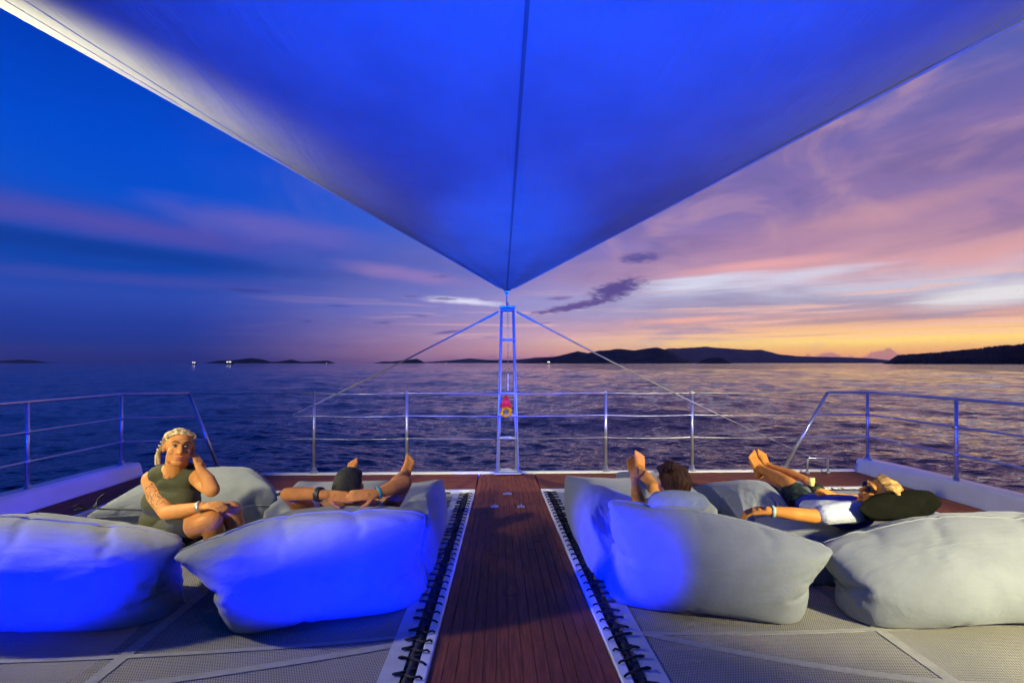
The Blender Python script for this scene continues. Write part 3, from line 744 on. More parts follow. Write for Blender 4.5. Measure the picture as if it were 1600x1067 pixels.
# ================================================================== BEAN BAGS
LOOPS = {}
def cloth_proto(name, lx, ly, lz, nx, ny, nz, press, seed, frames_off):
    bm = bmesh.new(); vs = {}
    def V(i, j, k):
        key = (i, j, k)
        if key not in vs:
            x = i / nx - .5; y = j / ny - .5; z = k / nz - .5
            r = noise.noise_vector(Vector((x * 3 + seed, y * 3, z * 3))) * .012
            vs[key] = bm.verts.new((x * lx + r.x + frames_off, y * ly + r.y, z * lz + lz / 2 + .01 + r.z))
        return vs[key]
    for i in range(nx):
        for j in range(ny):
            bm.faces.new((V(i, j, 0), V(i, j + 1, 0), V(i + 1, j + 1, 0), V(i + 1, j, 0)))
            bm.faces.new((V(i, j, nz), V(i + 1, j, nz), V(i + 1, j + 1, nz), V(i, j + 1, nz)))
    for i in range(nx):
        for k in range(nz):
            bm.faces.new((V(i, 0, k), V(i + 1, 0, k), V(i + 1, 0, k + 1), V(i, 0, k + 1)))
            bm.faces.new((V(i, ny, k), V(i, ny, k + 1), V(i + 1, ny, k + 1), V(i + 1, ny, k)))
    for j in range(ny):
        for k in range(nz):
            bm.faces.new((V(0, j, k), V(0, j, k + 1), V(0, j + 1, k + 1), V(0, j + 1, k)))
            bm.faces.new((V(nx, j, k), V(nx, j + 1, k), V(nx, j + 1, k + 1), V(nx, j, k + 1)))
    bm.verts.index_update()
    LOOPS[name[-1]] = {(i, j): v.index for (i, j, k), v in vs.items() if k == nz // 2}
    me = bpy.data.meshes.new(name); bm.to_mesh(me); bm.free()
    o = bpy.data.objects.new(name, me); COL.objects.link(o)
    m = o.modifiers.new('c', 'CLOTH'); s = m.settings
    s.quality = 5; s.mass = .3; s.use_pressure = True; s.uniform_pressure_force = press
    s.tension_stiffness = s.compression_stiffness = 12; s.shear_stiffness = 5; s.bending_stiffness = .05
    s.effector_weights.gravity = .25; s.air_damping = 4; s.tension_damping = s.compression_damping = 8
    m.collision_settings.use_collision = True; m.collision_settings.distance_min = .006
    return o
def simulate(frames=34):
    fl = bpy.data.objects.new('tmp_floor', mesh('tmp_floor', [(-9, -9, 0), (9, -9, 0), (9, 9, 0), (-9, 9, 0)], [(0, 1, 2, 3)])); COL.objects.link(fl)
    fl.modifiers.new('c', 'COLLISION')
    os_ = [cloth_proto('tmp_a', 1.4, .95, .12, 46, 32, 4, 4, 1, -3), cloth_proto('tmp_b', 1.25, .7, .4, 44, 25, 14, 4, 2, 0), cloth_proto('tmp_d', 1.3, .8, .03, 30, 20, 2, 5, 4, 3)]
    hidden = [o for o in COL.objects if o.type == 'MESH' and o not in os_ and o is not fl]
    for f in range(1, frames): sc.frame_set(f)
    dg = bpy.context.evaluated_depsgraph_get(); out = {}
    for o, k in zip(os_, 'abd'):
        e = o.evaluated_get(dg); m = e.to_mesh()
        co = np.empty(len(m.vertices) * 3); m.vertices.foreach_get('co', co); co = co.reshape(-1, 3)
        fs = [tuple(p.vertices) for p in m.polygons]
        lo, hi_ = co.min(0), co.max(0)
        nx_, ny_, nz_ = {'a': (46, 32, 4), 'b': (44, 25, 14), 'd': (30, 20, 2)}[k]
        loop = [LOOPS[k][q] for q in [(i, 0) for i in range(nx_)] + [(nx_, j) for j in range(ny_)] + [(i, ny_) for i in range(nx_, 0, -1)] + [(0, j) for j in range(ny_, 0, -1)]]
        out[k] = ((co - (lo + hi_) / 2) / ((hi_ - lo) / 2), fs, loop)
        e.to_mesh_clear()
    for o in os_ + [fl]:
        me = o.data; bpy.data.objects.remove(o); bpy.data.meshes.remove(me)
    sc.frame_set(1)
    return out
PROTO = simulate()

def bag(name, kind, corners, label, cat='bean bag', m=None, group='grey bean bags', flip=(1, 1, 1), floor=True, seed=0, lump=.02, rnd_=.18, pinch=((-1, -1, 1), (1, -1, 1)), up=False, arch=0.):
    """corners: 4 bottom then 4 top, each front-left, front-right, back-right, back-left"""
    co, fs, loop = PROTO[kind]
    if up: co = co[:, [0, 2, 1]] * np.array((1, -1, 1))
    c = co * np.array(flip)
    x, y, z = c[:, 0].copy(), c[:, 1].copy(), c[:, 2].copy()
    sp = np.stack([x * np.sqrt(np.clip(1 - y * y / 2 - z * z / 2 + y * y * z * z / 3, 0, 1)), y * np.sqrt(np.clip(1 - x * x / 2 - z * z / 2 + x * x * z * z / 3, 0, 1)),
                   z * np.sqrt(np.clip(1 - y * y / 2 - x * x / 2 + y * y * x * x / 3, 0, 1))], -1)
    c = c * (1 - rnd_) + sp * rnd_
    u = (c + 1) / 2
    C = np.array([list(p) for p in corners])
    if floor: C[:4, 2] -= .09
    def tri(a, b, w):
        return ((1 - a) * (1 - b) * (1 - w))[:, None]
    a, b, w = u[:, 0], u[:, 1], u[:, 2]
    P = (((1 - a) * (1 - b) * (1 - w))[:, None] * C[0] + (a * (1 - b) * (1 - w))[:, None] * C[1] + (a * b * (1 - w))[:, None] * C[2] + ((1 - a) * b * (1 - w))[:, None] * C[3]
         + ((1 - a) * (1 - b) * w)[:, None] * C[4] + (a * (1 - b) * w)[:, None] * C[5] + (a * b * w)[:, None] * C[6] + ((1 - a) * b * w)[:, None] * C[7])
    P[:, 2] += arch * (1 - np.clip(np.abs(2 * a - 1), 0, 1) ** 2.2) * w
    for i in range(len(P)):
        n = noise.noise_vector(Vector(P[i]) * 2.3 + Vector((seed, 0, 0)))
        P[i] += np.array(n) * lump
        if floor: P[i, 2] = max(P[i, 2], net_z(P[i, 0], P[i, 1]) + .006 if abs(P[i, 0]) < NETX else .004)
    # gathers radiating from the sewn corners, and long soft folds
    ext = np.linalg.norm(C.max(0) - C.min(0)) * .5
    cen = P.mean(0)
    nrm = P - cen; nrm /= np.linalg.norm(nrm, axis=1)[:, None] + 1e-9
    for q, cc in enumerate(pinch):
        k0 = int(np.argmax(co @ (np.array(cc) * np.array(flip)))); p0 = P[k0]
        ax = cen - p0; ax /= np.linalg.norm(ax); e1 = np.cross(ax, (0, 0, 1.)); e1 /= np.linalg.norm(e1); e2 = np.cross(ax, e1)
        v = P - p0; dd = np.linalg.norm(v, axis=1); th = np.arctan2(v @ e2, v @ e1)
        nf = 11 + (seed * 3 + q * 2) % 6
        wv = np.sin(nf * th + seed + 2.2 * np.sin(th * 2 + q)) * .6 + np.sin((nf + 6) * th + 1.7 * seed) * .4
        P += nrm * (wv * .011 * np.clip(dd / .06, 0, 1) * np.exp(-(dd / (ext * .42)) ** 2) * (lump / .02))[:, None]
    for i in range(len(P)):
        if floor: P[i, 2] = max(P[i, 2], net_z(P[i, 0], P[i, 1]) + .006 if abs(P[i, 0]) < NETX else .004)
    if flip[0] * flip[1] * flip[2] < 0: fs = [f[::-1] for f in fs]
    ctr = P.mean(0); ctr[2] = P[:, 2].min()
    o = obj(name, mesh(name, P - ctr, fs), m or BAG, None, True, label=label, cat=cat, group=group)
    o.location = ctr
    o.modifiers.new('s', 'SUBSURF').levels = 1; o.modifiers['s'].render_levels = 1
    if kind == 'a':
        pts = [Vector(P[i] - ctr) + Vector(nrm[i]) * .001 for i in loop]; pts.append(pts[0])
        bmp = bmesh.new(); add_tube(bmp, pts, .0055, 5, False); obj('piping', bm_mesh('piping', bmp), m or BAG, o, True)
    return o
def cb(x0, x1, y0, y1, h, hb=None, lean=0., z0=-.05, yaw=0., taper=0.):
    """plain box corners; h front height, hb back height"""
    hb = h if hb is None else hb
    cx, cy = (x0 + x1) / 2, (y0 + y1) / 2
    pts = [(x0, y0, z0), (x1, y0, z0), (x1, y1, z0), (x0, y1, z0), (x0 + taper, y0 + lean, h), (x1 - taper, y0 + lean, h), (x1 - taper, y1 + lean * .5, hb), (x0 + taper, y1 + lean * .5, hb)]
    c, s = math.cos(R(yaw)), math.sin(R(yaw))
    return [(cx + (x - cx) * c - (y - cy) * s, cy + (x - cx) * s + (y - cy) * c, z) for x, y, z in pts]
# front row, their backs to the camera
bag('bean_bag', 'a', [W(-200, 1030, 2.36), W(250, 1020, 2.44), W(318, 925, 3.1), W(-80, 900, 3.0),
                      W(-230, 850, 2.44), W(300, 878, 2.48), W(292, 822, 3.05), W(-90, 800, 3.0)],
    'grey bean bag at the far left front, lit blue on its lower face', seed=1, up=True, rnd_=.10, arch=.10)
bag('bean_bag', 'a', [W(300, 1032, 2.32), W(668, 985, 2.52), W(684, 890, 3.2), W(420, 905, 3.05),
                      W(222, 900, 2.38), W(668, 838, 2.66), W(664, 776, 3.1), W(288, 846, 2.95)],
    'grey bean bag lit vivid blue, left of the walkway, nearest the camera', seed=2, up=True, rnd_=.10, arch=.14)
bag('bean_bag', 'a', [W(925, 968, 2.58), W(1272, 1008, 2.40), W(1240, 890, 3.0), W(950, 875, 3.2),
                      W(934, 802, 2.70), W(1352, 884, 2.42), W(1276, 836, 2.9), W(958, 766, 3.1)],
    'grey bean bag right of the walkway with blue lit left flank, pointed right corner', seed=3, up=True, rnd_=.10, arch=.065)
bag('bean_bag', 'a', [W(1300, 1015, 2.42), W(1790, 1010, 2.36), W(1700, 900, 3.0), W(1310, 910, 3.1),
                      W(1234, 884, 2.60), W(1800, 860, 2.42), W(1690, 800, 3.0), W(1292, 830, 3.1)],
    'pale grey bean bag at the far right front beside the dark pillow', seed=4, up=True, rnd_=.14, arch=.14)
# long bags beside the walkway
bag('bean_bag', 'b', [W(560, 925, 2.86), W(672, 925, 2.86), W(706, 776, 4.45), W(625, 776, 4.45),
                      W(575, 806, 2.9), W(672, 812, 2.9), W(702, 728, 4.35), W(608, 742, 4.3)],
    'long grey bean bag lying along the left edge of the walkway', seed=5, flip=(1, -1, 1))
bag('bean_bag', 'b', [W(928, 925, 2.9), W(1060, 925, 2.95), W(985, 778, 4.5), W(872, 778, 4.5),
                      W(918, 800, 2.95), W(1040, 800, 3.0), W(1000, 726, 4.4), W(872, 720, 4.4)],
    'long grey bean bag lying along the right edge of the walkway', seed=6, flip=(1, 1, 1))
# rear row
bag('bean_bag', 'a', [W(120, 815, 3.75), W(430, 822, 3.95), W(440, 790, 4.6), W(190, 790, 4.5),
                      W(128, 780, 3.8), W(452, 722, 3.95), W(430, 716, 4.4), W(250, 716, 4.3)],
    'grey bean bag with a dark drawstring behind the seated person', seed=7, flip=(1, 1, 1))
bag('bean_bag', 'b', cb(-2.02, -.98, 3.75, 4.62, .26, .36), 'low grey bean bag under the reclining person\'s legs, left of the walkway', seed=8)
bag('bean_bag', 'b', cb(.98, 1.62, 3.55, 4.75, .30, .42), 'grey bean bag under the dark-haired person behind the small pillow', seed=9, flip=(-1, 1, 1))
bag('bean_bag', 'a', [W(1165, 830, 3.55), W(1245, 830, 3.5), W(1235, 780, 4.4), W(1075, 780, 4.5),
                      W(1170, 790, 3.55), W(1240, 770, 3.5), W(1205, 732, 4.35), W(1072, 733, 4.45)],
    'grey bean bag under the feet of the person in shorts', seed=10, flip=(1, -1, 1))
bag('bean_bag', 'a', [W(1255, 820, 3.5), W(1360, 830, 3.45), W(1300, 775, 4.6), W(1215, 775, 4.6),
                      W(1262, 775, 3.55), W(1350, 800, 3.4), W(1255, 728, 4.55), W(1205, 733, 4.5)],
    'grey bean bag on the far side of the person in shorts', seed=11)
bag('bean_bag', 'b', cb(1.72, 2.5, 2.95, 3.75, .22, .25), 'low grey bean bag beneath the back of the person in shorts', seed=12)
# drawstring cord on the rear left bag
def cord(name, pts, label, rad=.006):
    pts = [Vector(p) for p in pts]; out = []
    for i in range(len(pts) - 1):
        p0 = pts[max(i - 1, 0)]; p1 = pts[i]; p2 = pts[i + 1]; p3 = pts[min(i + 2, len(pts) - 1)]
        for k in range(6):
            t = k / 6
            out.append(.5 * ((2 * p1) + (p2 - p0) * t + (2 * p0 - 5 * p1 + 4 * p2 - p3) * t * t + (3 * p1 - p0 - 3 * p2 + p3) * t ** 3))
    out.append(pts[-1])
    return tube(name, out, rad, CORD, None, 5, label=label, cat='cord')
cord('drawstring', [W(112, 794, 3.2), W(122, 789, 3.25), W(130, 793, 3.3), W(118, 797, 3.25), W(148, 792, 3.35), W(152, 782, 3.5), W(164, 770, 3.55), W(150, 786, 3.5), W(150, 794, 3.42), W(190, 796, 3.42), W(222, 797, 3.4)],
     'thin dark drawstring cord trailing from the rear left bean bag')

PILB = mat('pillow_grey', (.20, .23, .26), .85, var=.08, vscale=20, bump=.004, bscale=22)
PILD = mat('pillow_dark', (.006, .0065, .003), .95, spec=.1, var=.2, vscale=14, bump=.004, bscale=20)
def pillow(corn, m, label, seed):
    o = bag('pillow', 'd', corn, label, 'pillow', m, None, floor=False, seed=seed, lump=.008, rnd_=.1)
    return o
pillow([W(1018, 806, 2.84), W(1100, 804, 2.86), W(1100, 812, 3.05), W(1018, 812, 3.05), W(999, 762, 2.90), W(1123, 768, 2.92), W(1120, 768, 3.02), W(1001, 762, 3.02)], PILB,
       'small blue-grey pillow behind the head of the dark-haired person', 2)
pillow([W(1340, 812, 2.88), W(1470, 808, 2.9), W(1460, 815, 3.1), W(1340, 815, 3.1), W(1338, 770, 2.98), W(1484, 760, 2.95), W(1480, 763, 3.08), W(1345, 772, 3.12)], PILD,
       'dark almost black pillow under the blond head at the right', 3)

# ================================================================== PEOPLE
def cap(bm, p0, r0, p1, r1, seg=16):
    """closed tapered capsule"""
    p0, p1 = Vector(p0), Vector(p1); d = (p1 - p0)
    L = d.length
    if L < 1e-6: d = Vector((0, 0, 1)); L = 1e-6
    d = d.normalized(); pts = []; rads = []
    for k in (1, .87, .6, .3): pts.append(p0 - d * r0 * k); rads.append(max(.0008, r0 * math.sqrt(max(0, 1 - k * k))))
    pts.append(p0); rads.append(r0); pts.append(p1); rads.append(r1)
    for k in (.3, .6, .87, 1): pts.append(p1 + d * r1 * k); rads.append(max(.0008, r1 * math.sqrt(max(0, 1 - k * k))))
    add_tube(bm, pts, rads, seg)
def chain(bm, pts, rads, seg=16):
    for a, b, r0, r1 in zip(pts, pts[1:], rads, rads[1:]): cap(bm, a, r0, b, r1, seg)
def ell(bm, c, r, rot=None, sub=3):
    ret = bmesh.ops.create_icosphere(bm, subdivisions=sub, radius=1)
    M = Matrix.Translation(Vector(c)) @ ((rot.to_4x4()) if rot is not None else Matrix.Identity(4)) @ Matrix.Diagonal((r[0], r[1], r[2], 1))
    bmesh.ops.transform(bm, matrix=M, verts=ret['verts'])
def remesh(name, bm, m, parent, origin, vox=.006, sm=4, **kw):
    me = bm_mesh(name + '_src', bm)
    o = bpy.data.objects.new('tmp', me); COL.objects.link(o)
    r = o.modifiers.new('r', 'REMESH'); r.mode = 'VOXEL'; r.voxel_size = vox
    if sm: s_ = o.modifiers.new('s', 'SMOOTH'); s_.factor = .5; s_.iterations = sm
    dg = bpy.context.evaluated_depsgraph_get(); e = o.evaluated_get(dg)
    out = bpy.data.meshes.new_from_object(e, depsgraph=dg)
    bpy.data.objects.remove(o); bpy.data.meshes.remove(me)
    out.transform(Matrix.Translation(-Vector(origin)))
    out.materials.clear()
    return obj(name, out, m, parent, True, **kw)
def frame(fwd, up):
    """columns: right, forward, up of a body part"""
    f = Vector(fwd).normalized(); r = f.cross(Vector(up)).normalized(); u = r.cross(f)
    return Matrix((r, f, u)).transposed()
def hand(bm, wrist, d, nrm, side, curl=.5, spread=1., sc_=1., thumb=1.):
    """d: fingers' direction, nrm: back of the hand, side: +1 thumb on d x nrm side"""
    d = Vector(d).normalized(); nrm = (Vector(nrm) - d * Vector(nrm).dot(d)).normalized(); sd = d.cross(nrm) * side
    w = Vector(wrist); S = sc_
    ell(bm, w + d * .045 * S, (.02, .02, .02)); 
    for k in (-1.2, -.4, .4, 1.2):
        cap(bm, w + d * .01 * S + sd * k * .012 * S, .016 * S, w + d * .082 * S + sd * k * .019 * S, .0125 * S, 8)
    for k, L in ((1.2, .072), (.4, .082), (-.4, .076), (-1.2, .060)):
        b = w + d * .088 * S + sd * k * .020 * S * spread
        a1 = curl * .6; a2 = curl * 1.5
        d1 = (d * math.cos(a1) - nrm * math.sin(a1) + sd * k * .05 * spread).normalized(); d2 = d * math.cos(a2) - nrm * math.sin(a2)
        m_ = b + d1 * L * .5 * S; e = m_ + d2 * L * .5 * S
        chain(bm, [b, m_, e], [.0098 * S, .009 * S, .0075 * S], 8)
    tb = w + d * .022 * S + sd * .026 * S
    td = (d * .75 + sd * .75 * thumb - nrm * .25).normalized(); t2 = (d * .95 + sd * .3 * thumb - nrm * .3).normalized()
    chain(bm, [tb, tb + td * .042 * S, tb + td * .042 * S + t2 * .032 * S], [.014 * S, .0115 * S, .009 * S], 8)
def foot(bm, ankle, toe_dir, up, S=1., side=1):
    """sole direction toe_dir, up = instep side; side +1: big toe towards toe_dir x up"""
    d = Vector(toe_dir).normalized(); u = (Vector(up) - d * Vector(up).dot(d)).normalized(); sd = d.cross(u) * side
    a = Vector(ankle)
    heel = a - d * .045 * S - u * .055 * S
    ell(bm, heel, (.034 * S, .034 * S, .034 * S))
    cap(bm, heel, .034 * S, a, .042 * S); 
    for k in (-1, 0, 1):
        cap(bm, a - u * (.03 - .012 * k) * S + sd * k * .012 * S, .035 * S, a + d * (.105 + .01 * k) * S - u * .056 * S + sd * k * .026 * S, .020 * S)
    for k, L, r in ((1.05, .048, .0145), (.45, .045, .0105), (.0, .040, .010), (-.45, .034, .0095), (-.95, .026, .009)):
        b = a + d * (.118 + .010 * k) * S - u * .058 * S + sd * k * .036 * S
        cap(bm, b - d * .02 * S, r * S, b + d * L * .75 * S + u * .004 * S, r * S * .95, 8)
def head(bm, c, M, S=1., ears=True):
    """skull, jaw, nose, brow, lips, ears; c = centre, M columns right/forward/up"""
    def P(x, y, z): return Vector(c) + M @ Vector((x, y, z)) * S
    ell(bm, P(0, -.018, .028), (.074 * S, .094 * S, .090 * S), M)
    ell(bm, P(0, .020, -.030), (.060 * S, .062 * S, .078 * S), M)
    ell(bm, P(0, .046, -.084), (.038 * S, .034 * S, .028 * S), M)
    ell(bm, P(0, .066, .038), (.050 * S, .020 * S, .016 * S), M)
    for s in (-1, 1):
        ell(bm, P(s * .038, .052, -.020), (.024 * S, .024 * S, .022 * S), M)
        ell(bm, P(s * .042, .012, -.070), (.020 * S, .034 * S, .026 * S), M)
        if ears: ell(bm, P(s * .077, -.012, -.004), (.010 * S, .020 * S, .032 * S), M)
    cap(bm, P(0, .078, .022), .010 * S, P(0, .098, -.022), .015 * S, 8)
    for s in (-1, 1): ell(bm, P(s * .013, .084, -.026), (.010 * S, .010 * S, .009 * S), M)
    ell(bm, P(0, .074, -.055), (.024 * S, .014 * S, .008 * S), M); ell(bm, P(0, .072, -.067), (.021 * S, .014 * S, .009 * S), M)
def face_bits(c, M, S, parent, origin, lipc, browc, glasses=False, lids=True):
    def P(x, y, z): return Vector(c) + M @ Vector((x, y, z)) * S - Vector(origin)
    EYE_ = mat('eye_white', (.45, .42, .40), .25); IR = mat('iris', (.02, .016, .014), .2)
    for s in (-1, 1):
        if not glasses:
            bm = bmesh.new(); ell(bm, P(s * .030, .068, .014), (.0135 * S, .0115 * S, .0075 * S), M, 2); e = obj('eye', bm_mesh('eye', bm), EYE_, parent, True)
            bm = bmesh.new(); ell(bm, P(s * .030, .0765, .0135), (.0062 * S, .005 * S, .0064 * S), M, 2); obj('iris', bm_mesh('iris', bm), IR, e, True)
            bm = bmesh.new(); chain(bm, [P(s * .016, .0755, .018), P(s * .03, .079, .0225), P(s * .045, .070, .017)], [.002, .003, .002], 6); obj('eyelashes', bm_mesh('lash', bm), IR, parent, True)
        bm = bmesh.new(); chain(bm, [P(s * .014, .0865, .036), P(s * .03, .084, .044), P(s * .049, .069, .038)], [.0045 * S, .0045 * S, .0025 * S], 6); obj('eyebrow', bm_mesh('brow', bm), mat('brow_' + browc[0], browc[1], .8), parent, True)
    bm = bmesh.new(); ell(bm, P(0, .0815, -.054), (.023 * S, .009 * S, .0050 * S), M); ell(bm, P(0, .080, -.065), (.019 * S, .0095 * S, .0062 * S), M)
    obj('lips', bm_mesh('lips', bm), mat('lips_' + lipc[0], lipc[1], .45), parent, True)
def hair_cap(name, strands, m, parent, origin, base=None, vox=.005, sm=2, seed=1):
    """hair: swept strands (list of point lists with radii) merged into one body of hair"""
    bm = bmesh.new()
    if base:
        for (c, r, M) in base: ell(bm, c, r, M, 3)
    for pts, rads in strands: chain(bm, pts, rads, 7)
    return remesh(name, bm, m, parent, origin, vox, sm)

def skin_mat(name, c, tattoo=None):
    M = bpy.data.materials.new(name); M.use_nodes = True; t = NT(M.node_tree); b = t.n['Principled BSDF']
    g = t.new('ShaderNodeNewGeometry'); p = g.outputs['Position']
    n = t.noise(p, 14, 4, .6)
    col_ = t.mix(t.smooth(n, .3, .7), tuple(x * .85 for x in c) + (1,), tuple(min(1, x * 1.1) for x in (c[0], c[1] * .96, c[2] * .95)) + (1,))
    if tattoo:
        tc, tr = tattoo
        vm = t.new('ShaderNodeVectorMath', operation='DISTANCE'); t.l.new(p, vm.inputs[0]); vm.inputs[1].default_value = tc
        ink = t.m('MULTIPLY', t.smooth(t.noise(p, 42, 3, .6, 1.5), .50, .58), t.smooth(vm.outputs['Value'], tr, tr * .7))
        col_ = t.mix(t.m('MULTIPLY', ink, .75), col_, (.05, .06, .05, 1))
    t.put(b.inputs['Base Color'], col_)
    b.inputs['Roughness'].default_value = .62; b.inputs['Specular IOR Level'].default_value = .22; b.inputs['Subsurface Weight'].default_value = .08; b.inputs['Subsurface Radius'].default_value = (.012, .005, .003); b.inputs['Subsurface Scale'].default_value = 1.
    bn = t.new('ShaderNodeBump'); bn.inputs['Strength'].default_value = .4; bn.inputs['Distance'].default_value = .002
    t.l.new(t.noise(p, 120, 3), bn.inputs['Height']); t.l.new(bn.outputs[0], b.inputs['Normal'])
    return M
def hair_mat(name, c, c2, st):
    return mat(name, c, .72, var=.45, vscale=40, stretch=st, bump=.003, bscale=90, c2=c2, spec=.2)
def cloth_mat(name, c, **k): return mat(name, c, .85, var=.15, vscale=12, bump=.006, bscale=26, **k)

# ---------------------------------------------------------------- seated person in the olive top (far left)
org = W(278, 840, 3.1); org.z = 0
p1 = empty('person', org, label='seated person in an olive sleeveless top with blond braided hair, hand at cheek', cat='person')
HC = W(280, 699, 3.00)
fw = (Vector((CX, 0, 1.2)) - HC).normalized(); fw = (fw + Vector((.10, 0, -.05))).normalized()
HM = frame(fw, Vector((.17, 0, 1)))
bm = bmesh.new()
HS = 1.0
head(bm, HC, HM, HS)
nk = W(275, 733, 3.06)
chain(bm, [HC + HM @ Vector((0, -.02, -.05)), nk, W(272, 748, 3.09)], [.060, .064, .085])
shR, shL = W(238, 749, 3.07), W(307, 744, 3.07)
chain(bm, [nk, W(256, 741, 3.08), shR], [.055, .058, .06]); chain(bm, [nk, W(293, 738, 3.08), shL], [.055, .055, .054])
ch = W(270, 768, 3.09); bl = W(270, 800, 3.10); pv = W(272, 832, 3.12)
ell(bm, ch, (.14, .09, .14)); ell(bm, bl, (.14, .10, .12)); ell(bm, pv, (.16, .13, .10))
# her right arm across the lap
elR = W(262, 801, 2.93); wrR = W(316, 791, 2.88)
chain(bm, [shR, W(246, 775, 3.02), elR], [.058, .056, .045]); chain(bm, [elR, W(285, 798, 2.91), wrR], [.046, .043, .027])
hand(bm, wrR, W(340, 789, 2.85) - wrR, (0, -.25, 1), -1, .5)
# her left arm up to the cheek
elL = W(331, 765, 2.92); wrL = W(314, 735, 2.98)
chain(bm, [shL, W(320, 756, 2.99), elL], [.052, .049, .042]); chain(bm, [elL, W(325, 750, 2.93), wrL], [.044, .040, .027])
hand(bm, wrL, W(306, 708, 3.04) - wrL, (.9, -.45, .1), 1, .35, .8, .92, .5)
# legs
hipR, hipL = W(262, 828, 3.06), W(288, 826, 3.07)
knR, knL = W(331, 813, 2.88), W(361, 797, 3.0)
chain(bm, [hipR, W(296, 823, 2.97), knR], [.095, .082, .060]); chain(bm, [knR, W(336, 850, 2.96), W(340, 893, 3.02)], [.056, .056, .035])
chain(bm, [hipL, W(322, 814, 3.04), knL], [.095, .080, .058]); chain(bm, [knL, W(370, 832, 3.04), W(374, 880, 3.10)], [.056, .054, .035])
foot(bm, W(340, 893, 3.02), (.9, -.3, -.05), (0, 0, 1)); foot(bm, W(374, 880, 3.10), (.9, -.2, -.05), (0, 0, 1), side=-1)
SK1 = skin_mat('skin_tanned_a', (.60, .25, .07), (tuple(W(246, 768, 2.97)), .13))
remesh('body', bm, SK1, p1, org, .005, 5)
face_bits(HC, HM, HS, p1, org, ('a', (.42, .13, .10)), ('a', (.11, .06, .03)))
bm = bmesh.new()
ell(bm, W(271, 758, 3.10), (.142, .104, .115)); ell(bm, W(268, 783, 3.09), (.175, .125, .13)); ell(bm, W(268, 812, 3.11), (.185, .145, .14))
cap(bm, W(254, 780, 3.03), .075, W(288, 779, 3.03), .075)
for a, b in ((W(257, 747, 3.10), W(254, 775, 3.08)), (W(291, 744, 3.10), W(289, 772, 3.08))): cap(bm, a, .060, b, .088)
cap(bm, W(256, 749, 3.13), .062, W(292, 746, 3.13), .062); cap(bm, W(262, 756, 3.05), .062, W(288, 754, 3.05), .062); cap(bm, W(263, 741, 3.08), .072, W(250, 744, 3.08), .073); cap(bm, W(290, 739, 3.08), .070, W(301, 742, 3.08), .068)
OL = cloth_mat('olive_cotton', (.045, .045, .014))
remesh('sleeveless_top', bm, OL, p1, org, .006, 12)
bm = bmesh.new()
chain(bm, [hipR, W(285, 827, 2.95)], [.108, .098]); chain(bm, [hipL, W(308, 820, 3.03)], [.108, .098]); ell(bm, pv, (.182, .15, .10))
remesh('shorts', bm, cloth_mat('dark_olive_shorts', (.03, .03, .018)), p1, org, .008, 3)
HB = hair_mat('blond_hair', (.34, .22, .085), (.62, .46, .22), (1, 1, .25))
def HP(x, y, z): return HC + HM @ Vector((x, y, z)) * HS
strands = []
rg = random.Random(5)
for k in range(64):
    a = -1.38 + 2.76 * k / 63; jt = rg.uniform(-.004, .004)
    x0 = .070 * math.sin(a); zz = .088 * math.cos(a * .85)
    strands.append(([HP(x0, .060 - .034 * a * a * .6, .030 + zz * .62), HP(x0 * 1.12 + jt, .028, .034 + zz * .83 + jt), HP(x0 * 1.14, -.045, .034 + zz * .82 + jt), HP(x0 * .75, -.108, .015)],
                    [.001, .0042 + abs(jt) * .4, .005 + abs(jt), .006]))
hair_cap('hair', strands, HB, p1, org, [(HP(0, -.030, .034), (.078, .092, .087), HM)], .0036, 0)
# braid down her right side
bp = [HP(.066, .0, .075), HP(.084, -.01, .04), HP(.096, -.015, -.01), HP(.101, -.018, -.05), HP(.098, -.02, -.08), HP(.094, -.022, -.105)]
bm = bmesh.new()
for k in range(22):
    q = k / 21 * (len(bp) - 1); i = min(int(q), len(bp) - 2); c = bp[i].lerp(bp[i + 1], q - i)
    off = HM @ Vector((.007 * (1 if k % 2 else -1), .004, 0))
    ell(bm, c + off, (.0105, .010, .0085), Euler((0, .6 * (1 if k % 2 else -1), 0)).to_matrix(), 1)
remesh('braid', bm, HB, p1, org, .004, 1)
def band(name, a, b, t0, r, w, m, parent, origin):
    a, b = Vector(a), Vector(b); d = (b - a).normalized(); c = a.lerp(b, t0) - Vector(origin)
    bm = bmesh.new(); n = 20; x = d.orthogonal().normalized(); y = d.cross(x); rows = []
    for e, rr2 in ((-w, r), (-w * .6, r + .004), (w * .6, r + .004), (w, r)):
        rows.append([bm.verts.new(c + d * e + (x * math.cos(6.28318 * k / n) + y * math.sin(6.28318 * k / n)) * rr2) for k in range(n)])
    for r0, r1 in zip(rows, rows[1:]):
        for k in range(n): bm.faces.new((r0[k], r0[(k + 1) % n], r1[(k + 1) % n], r1[k]))
    return obj(name, bm_mesh(name, bm), m, parent, True)
band('wristwatch', W(285, 797, 2.87), wrR, .85, .031, .010, mat('watch_steel', (.45, .45, .4), .35, .6), p1, org)
